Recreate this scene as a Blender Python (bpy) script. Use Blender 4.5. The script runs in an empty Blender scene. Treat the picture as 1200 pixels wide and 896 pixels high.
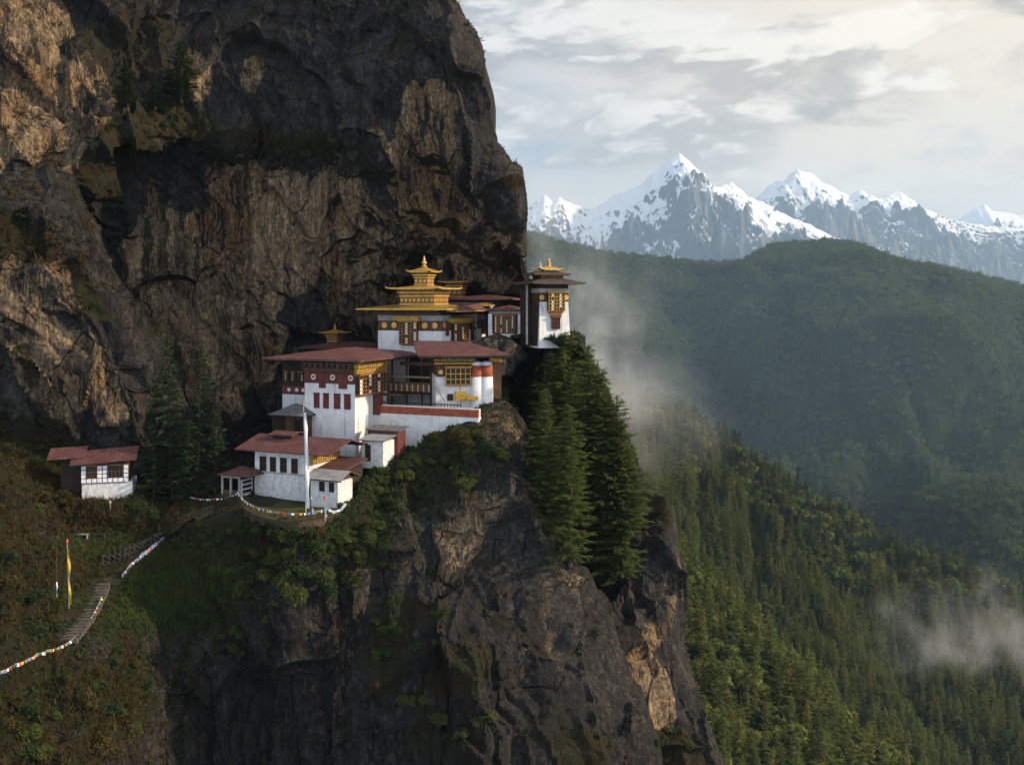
import bpy, math, random
import numpy as np
from mathutils import Vector, Matrix
from mathutils.bvhtree import BVHTree

random.seed(7)
RNG = np.random.default_rng(11)
SC = bpy.context.scene
COL = SC.collection
F, HZ = 1200.0, 350.0            # focal length and eye level of the photograph, in its pixels


def P(px, py, Y):
    return ((px - 600.0) / F * Y, Y, (HZ - py) / F * Y)


# ------------------------------------------------------------------ camera, light, exposure
cam_d = bpy.data.cameras.new('camera')
cam_d.sensor_width = 36.0
cam_d.lens = 36.0
cam_d.shift_y = -98.0 / 1200.0
cam_d.clip_start = 1.0
cam_d.clip_end = 40000.0
cam = bpy.data.objects.new('camera', cam_d)
COL.objects.link(cam)
cam.location = (0, 0, 0)
cam.rotation_euler = (math.radians(90), 0, 0)
SC.camera = cam

SUN_EL = math.radians(25)
HAZE_D = 3.8e-5                   # per metre
SUN_AZ = math.radians(96)        # clockwise from +Y, so the sun stands to the right
SUN_DIR = Vector((math.sin(SUN_AZ) * math.cos(SUN_EL), math.cos(SUN_AZ) * math.cos(SUN_EL), math.sin(SUN_EL)))
sd = bpy.data.lights.new('sun', 'SUN')
sd.energy = 5.0
sd.angle = math.radians(2.5)
sd.color = (1.0, 0.80, 0.56)
sun = bpy.data.objects.new('sun', sd)
COL.objects.link(sun)
sun.rotation_euler = SUN_DIR.to_track_quat('Z', 'Y').to_euler()

SC.view_settings.view_transform = 'Standard'
SC.view_settings.look = 'None'
SC.view_settings.gamma = 1.0
SC.view_settings.exposure = 0.5
SC.view_settings.use_curve_mapping = False
cy = SC.cycles
cy.max_bounces = 5
cy.diffuse_bounces = 2
cy.glossy_bounces = 2
cy.transmission_bounces = 3
cy.transparent_max_bounces = 8
cy.volume_bounces = 2
cy.caustics_reflective = False
cy.caustics_refractive = False
cy.use_denoising = True
cy.volume_step_rate = 1.0
cy.volume_max_steps = 128


# ------------------------------------------------------------------ node helper
class G:
    def __init__(s, nt):
        s.nt = nt
        nt.nodes.clear()

    def n(s, t, ins=None, **kw):
        nd = s.nt.nodes.new(t)
        for k, v in kw.items():
            setattr(nd, k, v)
        for k, v in (ins or {}).items():
            sk = nd.inputs[k]
            if isinstance(v, bpy.types.NodeSocket):
                s.nt.links.new(v, sk)
            else:
                if isinstance(v, tuple) and len(v) == 3 and sk.type == 'RGBA':
                    v = v + (1.0,)
                sk.default_value = v
        return nd

    def math(s, op, a, b=0.0, c=0.0, clamp=False):
        return s.n('ShaderNodeMath', {0: a, 1: b, 2: c}, operation=op, use_clamp=clamp).outputs[0]

    def vmath(s, op, a, b=(0, 0, 0)):
        return s.n('ShaderNodeVectorMath', {0: a, 1: b}, operation=op).outputs[0]

    def mix(s, f, a, b, mode='MIX'):
        nd = s.n('ShaderNodeMix', None, data_type='RGBA', blend_type=mode)
        for i, v in ((0, f), (6, a), (7, b)):
            sk = nd.inputs[i]
            if isinstance(v, bpy.types.NodeSocket):
                s.nt.links.new(v, sk)
            else:
                sk.default_value = (v + (1.0,)) if isinstance(v, tuple) and len(v) == 3 else v
        return nd.outputs[2]

    def ramp(s, f, stops, interp='LINEAR'):
        nd = s.n('ShaderNodeValToRGB', {0: f})
        cr = nd.color_ramp
        cr.interpolation = interp
        while len(cr.elements) < len(stops):
            cr.elements.new(0.5)
        for e, (p, c) in zip(cr.elements, stops):
            e.position = p
            e.color = (c, c, c, 1) if isinstance(c, (int, float)) else tuple(c) + (1,)
        return nd.outputs[0]

    def mr(s, v, a, b, c=0.0, d=1.0, smooth=True):
        nd = s.n('ShaderNodeMapRange', {0: v, 1: a, 2: b, 3: c, 4: d})
        nd.interpolation_type = 'SMOOTHSTEP' if smooth else 'LINEAR'
        return nd.outputs[0]

    def noise(s, vec, scale, detail=6, rough=0.55, dist=0.0):
        return s.n('ShaderNodeTexNoise', {'Vector': vec, 'Scale': scale, 'Detail': detail, 'Roughness': rough,
                                          'Distortion': dist}).outputs[0]

    def scale(s, vec, sc):
        return s.n('ShaderNodeMapping', {'Vector': vec, 'Scale': sc}).outputs[0]

    def attr(s, name):
        return s.n('ShaderNodeAttribute', None, attribute_name=name).outputs['Fac']


# ------------------------------------------------------------------ sky
W = bpy.data.worlds.new('World')
SC.world = W
W.use_nodes = True
g = G(W.node_tree)
sky = g.n('ShaderNodeTexSky', None, sky_type='NISHITA', sun_disc=False, sun_elevation=SUN_EL, sun_rotation=SUN_AZ,
          altitude=3000.0, air_density=1.0, dust_density=1.5, ozone_density=1.0)
bg_sky = g.n('ShaderNodeBackground', {'Color': sky.outputs[0], 'Strength': 0.085})
tc = g.n('ShaderNodeTexCoord')
dirv = tc.outputs['Generated']
sep = g.n('ShaderNodeSeparateXYZ', {0: dirv})
dx, dy, dz = sep.outputs
cv_ = g.n('ShaderNodeCombineXYZ', {0: g.math('MULTIPLY', dx, 2.4), 1: g.math('MULTIPLY', dy, 2.4), 2: g.math('MULTIPLY', dz, 7.0)}).outputs[0]
warp = g.n('ShaderNodeTexNoise', {'Vector': cv_, 'Scale': 1.6, 'Detail': 5.0}).outputs['Color']
cv_ = g.vmath('ADD', cv_, g.vmath('MULTIPLY', g.vmath('SUBTRACT', warp, (0.5, 0.5, 0.5)), (0.8, 0.8, 0.45)))
cv_ = g.vmath('ADD', cv_, (0.35, 0.0, 0.0))
n1 = g.noise(cv_, 2.0, 11, 0.55)
n1u = g.noise(g.vmath('ADD', cv_, (0.06, 0.0, 0.14)), 2.0, 9, 0.55)      # the same cloud a little higher up: its lit side
n2 = g.noise(g.vmath('ADD', cv_, (7.3, 1.0, 2.0)), 0.9, 5, 0.5)
n3 = g.noise(g.vmath('ADD', cv_, (2.1, 4.0, 9.0)), 1.5, 9, 0.58)         # a second, lower deck of cloud
right = g.mr(dx, -0.10, 0.40)
cover = g.mr(g.math('ADD', g.math('ADD', g.math('MULTIPLY', n1, 0.6), g.math('MULTIPLY', n2, 0.4)), g.math('MULTIPLY', right, 0.14)), 0.42, 0.54)
lowband = g.mr(dz, 0.20, 0.09)                       # cloud piles up towards the horizon
cover = g.math('MAXIMUM', cover, g.math('MULTIPLY', lowband, 0.98), clamp=True)
relief = g.math('SUBTRACT', n1, n1u)                 # > 0 where the cloud thins out upwards: its sunlit rim
rim = g.math('MULTIPLY', g.mr(relief, 0.0, 0.09), g.mr(n1, 0.42, 0.56))
lit = g.mix(right, (0.66, 0.64, 0.615), (0.88, 0.765, 0.61))
shade = g.mix(right, (0.34, 0.355, 0.38), (0.49, 0.425, 0.35))
ccol = g.mix(g.mr(n1, 0.44, 0.60, 0, 0.8), lit, shade)
ccol = g.mix(rim, ccol, g.mix(right, (0.80, 0.78, 0.74), (0.98, 0.885, 0.745)))
deck = g.math('MULTIPLY', g.mr(n3, 0.50, 0.60), g.mr(dz, 0.04, 0.12))
ccol = g.mix(g.math('MULTIPLY', deck, 0.75), ccol, g.mix(right, (0.34, 0.35, 0.375), (0.42, 0.375, 0.32)))
hglow = g.mr(dz, 0.16, 0.03, 0.0, 0.75)
ccol = g.mix(hglow, ccol, g.mix(right, (0.72, 0.67, 0.61), (0.90, 0.775, 0.605)))
behind = g.mr(dy, 0.25, -0.5)                        # unseen bright cloud added behind the viewer to fill shaded faces
cstr = g.math('ADD', 0.84, g.math('MULTIPLY', behind, 0.50))
ccol = g.mix(behind, ccol, (0.66, 0.72, 0.82))
bg_cloud = g.n('ShaderNodeBackground', {'Color': ccol, 'Strength': cstr})
mixs = g.n('ShaderNodeMixShader', {0: cover, 1: bg_sky.outputs[0], 2: bg_cloud.outputs[0]})
g.n('ShaderNodeOutputWorld', {0: mixs.outputs[0]})


# ------------------------------------------------------------------ numpy noise
def _h(ix, iy, iz, seed):
    with np.errstate(over='ignore'):
        n = (ix.astype(np.uint32) * np.uint32(374761393) + iy.astype(np.uint32) * np.uint32(668265263)
             + iz.astype(np.uint32) * np.uint32(2147483647 & 1274126177) + np.uint32(seed * 7919 + 13))
        n = (n ^ (n >> np.uint32(13))) * np.uint32(1274126177)
        n = (n ^ (n >> np.uint32(16))) * np.uint32(2246822519)
        n = n ^ (n >> np.uint32(15))
    return n.astype(np.float64) / 4294967295.0


def vnoise(p, seed=0):
    i = np.floor(p).astype(np.int64)
    f = p - i
    f = f * f * f * (f * (f * 6 - 15) + 10)
    r = 0
    for a in (0, 1):
        wa = f[:, 0] if a else 1 - f[:, 0]
        for b in (0, 1):
            wb = f[:, 1] if b else 1 - f[:, 1]
            for c in (0, 1):
                wc = f[:, 2] if c else 1 - f[:, 2]
                r = r + wa * wb * wc * _h(i[:, 0] + a, i[:, 1] + b, i[:, 2] + c, seed)
    return r * 2 - 1


def fbm(p, oct=4, seed=0, gain=0.5, lac=2.03):
    s, a, q = 0, 1.0, np.array(p, dtype=float)
    for o in range(oct):
        s = s + a * vnoise(q, seed + o * 17)
        q = q * lac + 11.3
        a *= gain
    return s


def ridged(p, oct=5, seed=0, gain=0.5):
    s, a, q, w = 0, 1.0, np.array(p, dtype=float), 1.0
    for o in range(oct):
        n = (1 - np.abs(vnoise(q, seed + o * 31))) ** 2
        s = s + a * n * w
        w = np.clip(n * 1.6, 0, 1)
        q = q * 2.07 + 5.7
        a *= gain
    return s


def voro(p, seed, ka, kb, width):
    """cells with a random height and a random tilt, bevelled into each other; returns height, tilt, border distance, cell id"""
    i = np.floor(p).astype(np.int64)
    n = len(p)
    f1 = np.full(n, 9.0)
    f2 = np.full(n, 9.0)
    r1, r2, t1, t2 = np.zeros(n), np.zeros(n), np.zeros(n), np.zeros(n)
    for a in (-1, 0, 1):
        for b in (-1, 0, 1):
            for c in (-1, 0, 1):
                cx, cyy, cz = i[:, 0] + a, i[:, 1] + b, i[:, 2] + c
                q = np.stack([cx + _h(cx, cyy, cz, seed), cyy + _h(cx, cyy, cz, seed + 1), cz + _h(cx, cyy, cz, seed + 2)], 1)
                d = p - q
                dd = np.sqrt((d * d).sum(1))
                r = _h(cx, cyy, cz, seed + 3)
                t = d[:, 0] * np.sin(r * ka) + d[:, 2] * np.cos(r * kb)
                m = dd < f1
                s = (dd < f2) & ~m
                f2 = np.where(m, f1, np.where(s, dd, f2))
                r2 = np.where(m, r1, np.where(s, r, r2))
                t2 = np.where(m, t1, np.where(s, t, t2))
                f1 = np.where(m, dd, f1)
                r1 = np.where(m, r, r1)
                t1 = np.where(m, t, t1)
    b = f2 - f1
    x = np.clip(b / width, 0, 1)
    w = 0.5 + 0.5 * x * x * (3 - 2 * x)
    return r1 * w + r2 * (1 - w) - 0.5, t1 * w + t2 * (1 - w), b, r1


# ------------------------------------------------------------------ mesh helpers
def np_mesh(name, V, Q, mats=(), attrs=None, smooth=True, mi=None, tri=False, sharp=None):
    me = bpy.data.meshes.new(name)
    k = 3 if tri else 4
    V = np.asarray(V, dtype=np.float32)
    Q = np.asarray(Q, dtype=np.int32)
    me.vertices.add(len(V))
    me.vertices.foreach_set('co', V.ravel())
    me.loops.add(len(Q) * k)
    me.loops.foreach_set('vertex_index', Q.ravel())
    me.polygons.add(len(Q))
    me.polygons.foreach_set('loop_start', np.arange(len(Q), dtype=np.int32) * k)
    me.polygons.foreach_set('use_smooth', np.full(len(Q), smooth, dtype=bool))
    if mi is not None:
        me.polygons.foreach_set('material_index', np.asarray(mi, dtype=np.int32))
    for m in mats:
        me.materials.append(m)
    for nm, arr in (attrs or {}).items():
        at = me.attributes.new(nm, 'FLOAT', 'POINT')
        at.data.foreach_set('value', np.asarray(arr, dtype=np.float32))
    me.update(calc_edges=True)
    if sharp:
        me.set_sharp_from_angle(angle=math.radians(sharp))
    return me


def link(name, me, parent=None, loc=None):
    o = bpy.data.objects.new(name, me)
    COL.objects.link(o)
    if parent is not None:
        o.parent = parent
    if loc is not None:
        o.location = loc
    return o


def tag(o, label=None, cat=None, group=None, kind=None):
    if label:
        o['label'] = label
    if cat:
        o['category'] = cat
    if group:
        o['group'] = group
    if kind:
        o['kind'] = kind
    return o


def grid_faces(nr, nc, flip=False):
    r, c = np.meshgrid(np.arange(nr - 1), np.arange(nc - 1), indexing='ij')
    a = (r * nc + c).ravel()
    q = np.stack([a, a + 1, a + nc + 1, a + nc], 1)
    return q[:, ::-1] if flip else q


def cr1(ctrl, n):
    """Catmull-Rom along axis 0, resampled to n rows by mean arc length."""
    C = np.asarray(ctrl, dtype=float)
    R = C.shape[0]
    ext = np.concatenate([2 * C[:1] - C[1:2], C, 2 * C[-1:] - C[-2:-1]], 0)
    seg = np.sqrt(((C[1:] - C[:-1])[..., :3] ** 2).sum(-1)).reshape(R - 1, -1).mean(1) + 1e-6
    cum = np.concatenate([[0], np.cumsum(seg)])
    t = np.interp(np.linspace(0, cum[-1], n), cum, np.arange(R))
    k = np.minimum(t.astype(int), R - 2)
    f = (t - k).reshape((-1,) + (1,) * (C.ndim - 1))
    p0, p1, p2, p3 = ext[k], ext[k + 1], ext[k + 2], ext[k + 3]
    tn = 0.42
    m1, m2 = (p2 - p0) * tn, (p3 - p1) * tn
    f2, f3 = f * f, f * f * f
    return (2 * f3 - 3 * f2 + 1) * p1 + (f3 - 2 * f2 + f) * m1 + (-2 * f3 + 3 * f2) * p2 + (f3 - f2) * m2


def sheet(ctrl, nr, nc):
    """ctrl[row][col] = (px, py, Y, amp) -> grid of positions, amplitude, normals towards the viewer."""
    C = np.array([[P(c[0], c[1], c[2]) + ((c[3] if len(c) > 3 else 1.0),) for c in row] for row in ctrl])
    A = cr1(C, nr)
    A = cr1(A.transpose(1, 0, 2), nc).transpose(1, 0, 2)
    V = A[..., :3]
    n = np.cross(np.gradient(V, axis=1), np.gradient(V, axis=0))
    n /= np.linalg.norm(n, axis=2, keepdims=True) + 1e-9
    return V, A[..., 3], n


def rock_disp(p, seed):
    """slabs, cracks and overlapping sheets: returns the coarse and the fine relief apart"""
    w = np.stack([vnoise(p * 0.07, seed + 50), vnoise(p * 0.07, seed + 51), vnoise(p * 0.05, seed + 52)], 1)
    w2 = np.stack([vnoise(p * 0.4, seed + 53), vnoise(p * 0.4, seed + 54), vnoise(p * 0.3, seed + 55)], 1)
    q = p + w * 4.0 + w2 * 0.45
    # slabs hang from the upper left to the lower right, as in the photograph
    q = np.stack([q[:, 0] + 0.28 * q[:, 2], q[:, 1], q[:, 2] - 0.18 * q[:, 0]], 1)
    v1, t1, b1, r1 = voro(q / np.array([10.5, 13.0, 23.0]), seed, 91, 57, 0.06)
    v2, t2, b2, r2 = voro(q / np.array([3.3, 5.0, 9.5]), seed + 100, 77, 43, 0.11)
    v3, t3, b3, r3 = voro(q / np.array([1.1, 1.6, 2.6]), seed + 200, 77, 43, 0.25)
    big = v1 * 3.6 + t1 * 2.7
    big += fbm(p * 0.055, 3, seed + 5) * 1.5 - 1.5 * np.exp(-b1 / 0.035)
    # sheets that thicken downwards and break off in small roofs
    ph = p[:, 2] / 10.5 + 1.3 * vnoise(p * np.array([0.045, 0.045, 0.03]), seed + 90) + 0.3 * v2 + 0.6 * v1
    fr_ = ph - np.floor(ph)
    sheet_ = (1 - fr_) ** 1.6 * np.clip((fr_) / 0.09, 0, 1)
    big += sheet_ * 1.9 * np.clip(0.35 + 1.5 * vnoise(p * 0.05, seed + 93), 0, 1)
    rough = np.clip(0.42 + 1.3 * vnoise(p * 0.09, seed + 70), 0.05, 1.2)
    small = v2 * 1.4 + t2 * 1.05
    small += (v3 * 0.45 + t3 * 0.40) * rough
    small -= 0.45 * np.exp(-b2 / 0.035) + 0.10 * rough * np.exp(-b3 / 0.07)
    fl = q * np.array([0.42, 0.42, 0.055])
    small += (ridged(fl, 4, seed + 9, 0.6) - 0.9) * 0.6 * np.clip(0.5 + 1.2 * vnoise(p * 0.06, seed + 71), 0.1, 1.1)
    small += (ridged(p * np.array([1.3, 1.3, 0.5]), 3, seed + 19) - 0.9) * 0.16 * (0.3 + rough)
    small += fbm(p * 1.3, 3, seed + 8) * 0.10 * (0.4 + rough)
    return big, small, r1, r2


def proj(p):
    return p[:, 0] / p[:, 1] * F + 600, HZ - p[:, 2] / p[:, 1] * F


def ell_mask(px, py, ells, wob):
    m = np.zeros(len(px))
    for cx, cy_, rx, ry, ang, val in ells:
        a = math.radians(ang)
        dx_, dy_ = px - cx, py - cy_
        ux = (dx_ * math.cos(a) + dy_ * math.sin(a)) / rx
        uy = (-dx_ * math.sin(a) + dy_ * math.cos(a)) / ry
        d = np.sqrt(ux * ux + uy * uy) + wob
        m = np.maximum(m, val * np.clip((1.12 - d) / 0.24, 0, 1))
    return m


SURF = []          # (verts, faces) of every walkable or climbable sheet, for standing things on

# ------------------------------------------------------------------ materials
def new_mat(name):
    m = bpy.data.materials.new(name)
    m.use_nodes = True
    return m, G(m.node_tree)


def pbr(g, col, rough=0.8, metal=0.0, bump=None, bs=0.4, bd=0.05, spec=0.3):
    ins = {'Base Color': col, 'Roughness': rough, 'Metallic': metal, 'Specular IOR Level': spec}
    if bump is not None:
        ins['Normal'] = g.n('ShaderNodeBump', {'Strength': bs, 'Distance': bd, 'Height': bump}).outputs[0]
    b = g.n('ShaderNodeBsdfPrincipled', ins)
    g.n('ShaderNodeOutputMaterial', {0: b.outputs[0]})
    return b


def rock_material(name, tint=1.0):
    m, g = new_mat(name)
    tc = g.n('ShaderNodeTexCoord').outputs['Object']
    cell, tan, veg = g.attr('cell'), g.attr('tan'), g.attr('veg')
    big = g.noise(tc, 0.09, 5)
    mid = g.noise(tc, 0.55, 9, 0.68)
    grain = g.noise(tc, 1.6, 12, 0.78)
    fine = g.noise(tc, 4.5, 9, 0.75)
    wcol = g.n('ShaderNodeTexNoise', {'Vector': tc, 'Scale': 0.35, 'Detail': 4.0}).outputs['Color']
    wav = g.vmath('ADD', tc, g.vmath('MULTIPLY', wcol, (1.6, 1.6, 0.0)))
    jag = g.vmath('ADD', tc, g.vmath('MULTIPLY', wcol, (1.3, 1.3, 1.2)))
    st1 = g.noise(g.scale(wav, (0.50, 0.50, 0.030)), 1.0, 8, 0.66)
    st2 = g.noise(g.scale(wav, (2.1, 2.1, 0.085)), 1.0, 7, 0.70)
    st3 = g.noise(g.scale(wav, (5.5, 5.5, 0.22)), 1.0, 5, 0.65)
    # joints: long slanting cracks and a finer net between them
    rot = g.n('ShaderNodeMapping', {'Vector': jag, 'Rotation': (0.25, -0.32, 0.2), 'Scale': (0.17, 0.17, 0.050)}).outputs[0]
    e1 = g.n('ShaderNodeTexVoronoi', {'Vector': rot, 'Scale': 1.0}, feature='DISTANCE_TO_EDGE').outputs['Distance']
    rot2 = g.n('ShaderNodeMapping', {'Vector': jag, 'Rotation': (-0.2, 0.25, 0.5), 'Scale': (0.62, 0.62, 0.21)}).outputs[0]
    e2 = g.n('ShaderNodeTexVoronoi', {'Vector': rot2, 'Scale': 1.0}, feature='DISTANCE_TO_EDGE').outputs['Distance']
    crack1 = g.math('MULTIPLY', g.mr(e1, 0.013, 0.003), g.mr(st1, 0.40, 0.56))
    crack2 = g.math('MULTIPLY', g.mr(e2, 0.026, 0.004), g.mr(big, 0.47, 0.58, 0, 0.8))
    dark = (0.030, 0.0290, 0.0290)
    grey = (0.100, 0.094, 0.086)
    base = g.mix(g.mr(g.math('ADD', g.math('MULTIPLY', cell, 0.35), g.math('MULTIPLY', mid, 0.9)), 0.42, 0.95), dark, grey)
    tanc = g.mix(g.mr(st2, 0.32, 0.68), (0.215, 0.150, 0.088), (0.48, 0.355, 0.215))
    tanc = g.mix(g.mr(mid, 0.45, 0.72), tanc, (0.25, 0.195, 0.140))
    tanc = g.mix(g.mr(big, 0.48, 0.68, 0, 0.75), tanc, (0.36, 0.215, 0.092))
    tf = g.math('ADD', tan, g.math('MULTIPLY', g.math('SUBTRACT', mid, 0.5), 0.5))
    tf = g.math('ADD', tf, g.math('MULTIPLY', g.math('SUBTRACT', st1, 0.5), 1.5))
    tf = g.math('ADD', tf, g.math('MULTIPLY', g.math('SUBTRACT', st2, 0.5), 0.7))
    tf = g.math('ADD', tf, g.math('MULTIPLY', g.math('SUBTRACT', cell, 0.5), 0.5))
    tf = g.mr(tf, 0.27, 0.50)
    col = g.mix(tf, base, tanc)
    strk = g.math('ADD', g.math('MULTIPLY', st2, 0.6), g.math('MULTIPLY', st3, 0.4))
    col = g.mix(g.mr(strk, 0.40, 0.60), g.mix(1.0, col, (0.45, 0.44, 0.44), 'MULTIPLY'), g.mix(1.0, col, (1.25, 1.22, 1.16), 'MULTIPLY'))
    # black water stains running down the wall
    stain = g.mr(g.math('ADD', st1, g.math('MULTIPLY', g.math('SUBTRACT', st2, 0.5), 0.8)), 0.525, 0.585)
    stain = g.math('MULTIPLY', stain, g.mr(big, 0.34, 0.54, 0.45, 0.97))
    col = g.mix(stain, col, (0.0170, 0.0165, 0.0172))
    # pale mineral streaks
    pale = g.math('MULTIPLY', g.mr(st3, 0.58, 0.70), g.mr(mid, 0.48, 0.62, 0, 0.85))
    col = g.mix(pale, col, (0.27, 0.235, 0.19))
    # rusty and ochre lichen
    rust = g.math('MULTIPLY', g.mr(g.noise(tc, 0.8, 9, 0.74), 0.55, 0.66), g.mr(big, 0.42, 0.6, 0.15, 0.8))
    col = g.mix(rust, col, (0.125, 0.060, 0.018))
    col = g.mix(g.math('MAXIMUM', crack1, g.math('MULTIPLY', crack2, 0.22)), col, (0.007, 0.006, 0.006))
    col = g.mix(g.mr(grain, 0.62, 0.36), col, g.mix(1.0, col, (0.42, 0.41, 0.41), 'MULTIPLY'))
    col = g.mix(g.mr(grain, 0.54, 0.72, 0, 0.7), col, g.mix(1.0, col, (1.9, 1.85, 1.75), 'MULTIPLY'))
    # soil, moss and dry turf where the ledges lie flat enough to hold them
    vm = g.noise(tc, 0.35, 6, 0.6)
    vcol = g.mix(g.mr(vm, 0.4, 0.62), (0.024, 0.030, 0.010), (0.042, 0.026, 0.010))
    vcol = g.mix(g.mr(fine, 0.35, 0.7), vcol, (0.018, 0.015, 0.007))
    vf = g.mr(g.math('ADD', veg, g.math('MULTIPLY', g.math('SUBTRACT', grain, 0.5), 1.3)), 0.42, 0.60)
    col = g.mix(vf, col, vcol)
    if tint != 1.0:
        col = g.mix(1.0, col, (tint, tint, tint), 'MULTIPLY')
    bh = g.math('ADD', g.math('MULTIPLY', grain, 1.0), g.math('ADD', g.math('MULTIPLY', fine, 0.25), g.math('MULTIPLY', st2, 0.45)))
    bh = g.math('SUBTRACT', bh, g.math('MULTIPLY', g.math('MAXIMUM', crack1, g.math('MULTIPLY', crack2, 0.35)), 0.9))
    pbr(g, col, g.mr(stain, 0, 1, 0.85, 0.6), 0, bh, 1.0, 0.75, spec=0.2)
    return m


def simple(name, c1, c2, scale=2.0, rough=0.75, metal=0.0, bump=0.02, thr=(0.35, 0.65), stretch=(1, 1, 1), spec=0.3, grime=None):
    m, g = new_mat(name)
    tc = g.n('ShaderNodeTexCoord').outputs['Object']
    v = g.scale(tc, stretch)
    n = g.noise(v, scale, 7, 0.6)
    n2 = g.noise(v, scale * 6, 4, 0.6)
    col = g.mix(g.mr(n, thr[0], thr[1]), c1, c2)
    col = g.mix(g.mr(n2, 0.35, 0.7, 0, 0.35), col, g.mix(1.0, col, (0.6, 0.58, 0.55), 'MULTIPLY'))
    if grime:
        gn = g.noise(g.scale(tc, (1.6, 1.6, 0.16)), 1.0, 6, 0.65)
        col = g.mix(g.mr(gn, 0.54, 0.74, 0, grime[1]), col, grime[0])
    pbr(g, col, rough, metal, n2 if bump else None, 0.5, bump, spec)
    return m


M = {}
M['rock'] = rock_material('cliff_rock')
M['white'] = simple('whitewash', (0.60, 0.595, 0.59), (0.72, 0.715, 0.705), 0.6, 0.9, bump=0.06, grime=((0.22, 0.19, 0.165), 0.9))
M['brickwhite'] = simple('painted_stone', (0.52, 0.515, 0.51), (0.70, 0.69, 0.68), 1.6, 0.9, bump=0.1, grime=((0.22, 0.19, 0.16), 0.75))
M['maroon'] = simple('maroon_paint', (0.085, 0.020, 0.016), (0.13, 0.034, 0.024), 1.4, 0.7)
M['redband'] = simple('red_ochre_paint', (0.22, 0.050, 0.024), (0.33, 0.085, 0.040), 1.2, 0.8, grime=((0.07, 0.03, 0.02), 0.5))
M['wood'] = simple('brown_timber', (0.050, 0.026, 0.014), (0.10, 0.055, 0.028), 2.0, 0.7, stretch=(1, 1, 0.3))
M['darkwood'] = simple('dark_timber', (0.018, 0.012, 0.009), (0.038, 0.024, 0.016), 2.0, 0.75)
M['ochre'] = simple('painted_yellow_timber', (0.30, 0.17, 0.022), (0.44, 0.27, 0.04), 2.2, 0.65, grime=((0.12, 0.06, 0.02), 0.5))
M['orangewood'] = simple('carved_orange_timber', (0.20, 0.085, 0.022), (0.32, 0.15, 0.045), 2.6, 0.6)
M['gold'] = simple('gilded_copper', (0.50, 0.285, 0.055), (0.68, 0.43, 0.11), 1.6, 0.45, 0.5, 0.03, spec=0.5, grime=((0.16, 0.09, 0.03), 0.6))
M['golddull'] = simple('weathered_gilding', (0.27, 0.155, 0.034), (0.42, 0.26, 0.062), 2.0, 0.5, 0.35, 0.03, grime=((0.09, 0.05, 0.02), 0.7))
M['cream'] = simple('cream_paper_panes', (0.58, 0.52, 0.42), (0.72, 0.66, 0.55), 2.0, 0.7)
M['slate'] = simple('grey_slates', (0.075, 0.075, 0.082), (0.15, 0.15, 0.155), 1.2, 0.75, bump=0.05)
M['darkslate'] = simple('dark_shingles', (0.030, 0.026, 0.026), (0.065, 0.055, 0.052), 1.4, 0.8, bump=0.05)
M['greyroof'] = simple('grey_tin', (0.20, 0.20, 0.205), (0.30, 0.30, 0.30), 0.9, 0.6, bump=0.03)
M['stone'] = simple('rubble_stone', (0.020, 0.018, 0.014), (0.042, 0.038, 0.031), 2.5, 0.9, bump=0.12)
M['step'] = simple('worn_step_stone', (0.055, 0.048, 0.040), (0.12, 0.105, 0.088), 2.0, 0.9, bump=0.06)
M['bark'] = simple('pine_bark', (0.040, 0.027, 0.018), (0.085, 0.060, 0.042), 3.0, 0.95, bump=0.08, stretch=(1, 1, 0.25))
M['cloth_white'] = simple('white_banner_cloth', (0.70, 0.71, 0.74), (0.80, 0.80, 0.82), 1.0, 0.9)
M['cloth_yellow'] = simple('yellow_banner_cloth', (0.55, 0.36, 0.02), (0.68, 0.47, 0.05), 1.0, 0.9)
M['cloth_red'] = simple('red_flag_cloth', (0.40, 0.05, 0.03), (0.55, 0.10, 0.06), 1.0, 0.9)
M['cloth_blue'] = simple('blue_flag_cloth', (0.07, 0.16, 0.40), (0.12, 0.24, 0.50), 1.0, 0.9)
M['cloth_green'] = simple('green_flag_cloth', (0.05, 0.20, 0.10), (0.09, 0.30, 0.15), 1.0, 0.9)
M['pole'] = simple('weathered_pole', (0.30, 0.27, 0.24), (0.42, 0.39, 0.35), 1.0, 0.9)


def glass_mat():
    m, g = new_mat('dark_window_glass')
    pbr(g, (0.014, 0.012, 0.011), 0.3, 0, None, spec=0.18)
    return m


M['glass'] = glass_mat()


def roof_mat(name, c1, c2):
    m, g = new_mat(name)
    tc = g.n('ShaderNodeTexCoord').outputs['Object']
    n = g.noise(tc, 0.7, 7, 0.62)
    col = g.mix(g.mr(n, 0.35, 0.68), c1, c2)
    sh = g.noise(g.scale(tc, (1.1, 0.16, 1)), 1.0, 5, 0.6)
    col = g.mix(g.mr(sh, 0.5, 0.7, 0, 0.65), col, (0.15, 0.085, 0.07))
    col = g.mix(g.mr(g.noise(tc, 5.0, 5), 0.5, 0.75, 0, 0.5), col, (0.045, 0.02, 0.018))
    wv = g.n('ShaderNodeTexWave', {'Vector': tc, 'Scale': 1.1, 'Distortion': 0.1}, bands_direction='X').outputs[1]
    seam = g.n('ShaderNodeTexBrick', {'Vector': tc, 'Scale': 0.42, 'Mortar Size': 0.03}, offset=0.5)
    col = g.mix(g.mr(seam.outputs['Fac'], 0.0, 1.0, 0, 0.75), col, (0.045, 0.022, 0.018))
    pbr(g, col, 0.55, 0.0, wv, 0.5, 0.06, 0.35)
    return m


M['redroof'] = roof_mat('red_tin_roof', (0.105, 0.036, 0.036), (0.165, 0.078, 0.074))
M['maroonroof'] = roof_mat('maroon_tin_roof', (0.085, 0.028, 0.026), (0.14, 0.055, 0.050))


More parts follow.
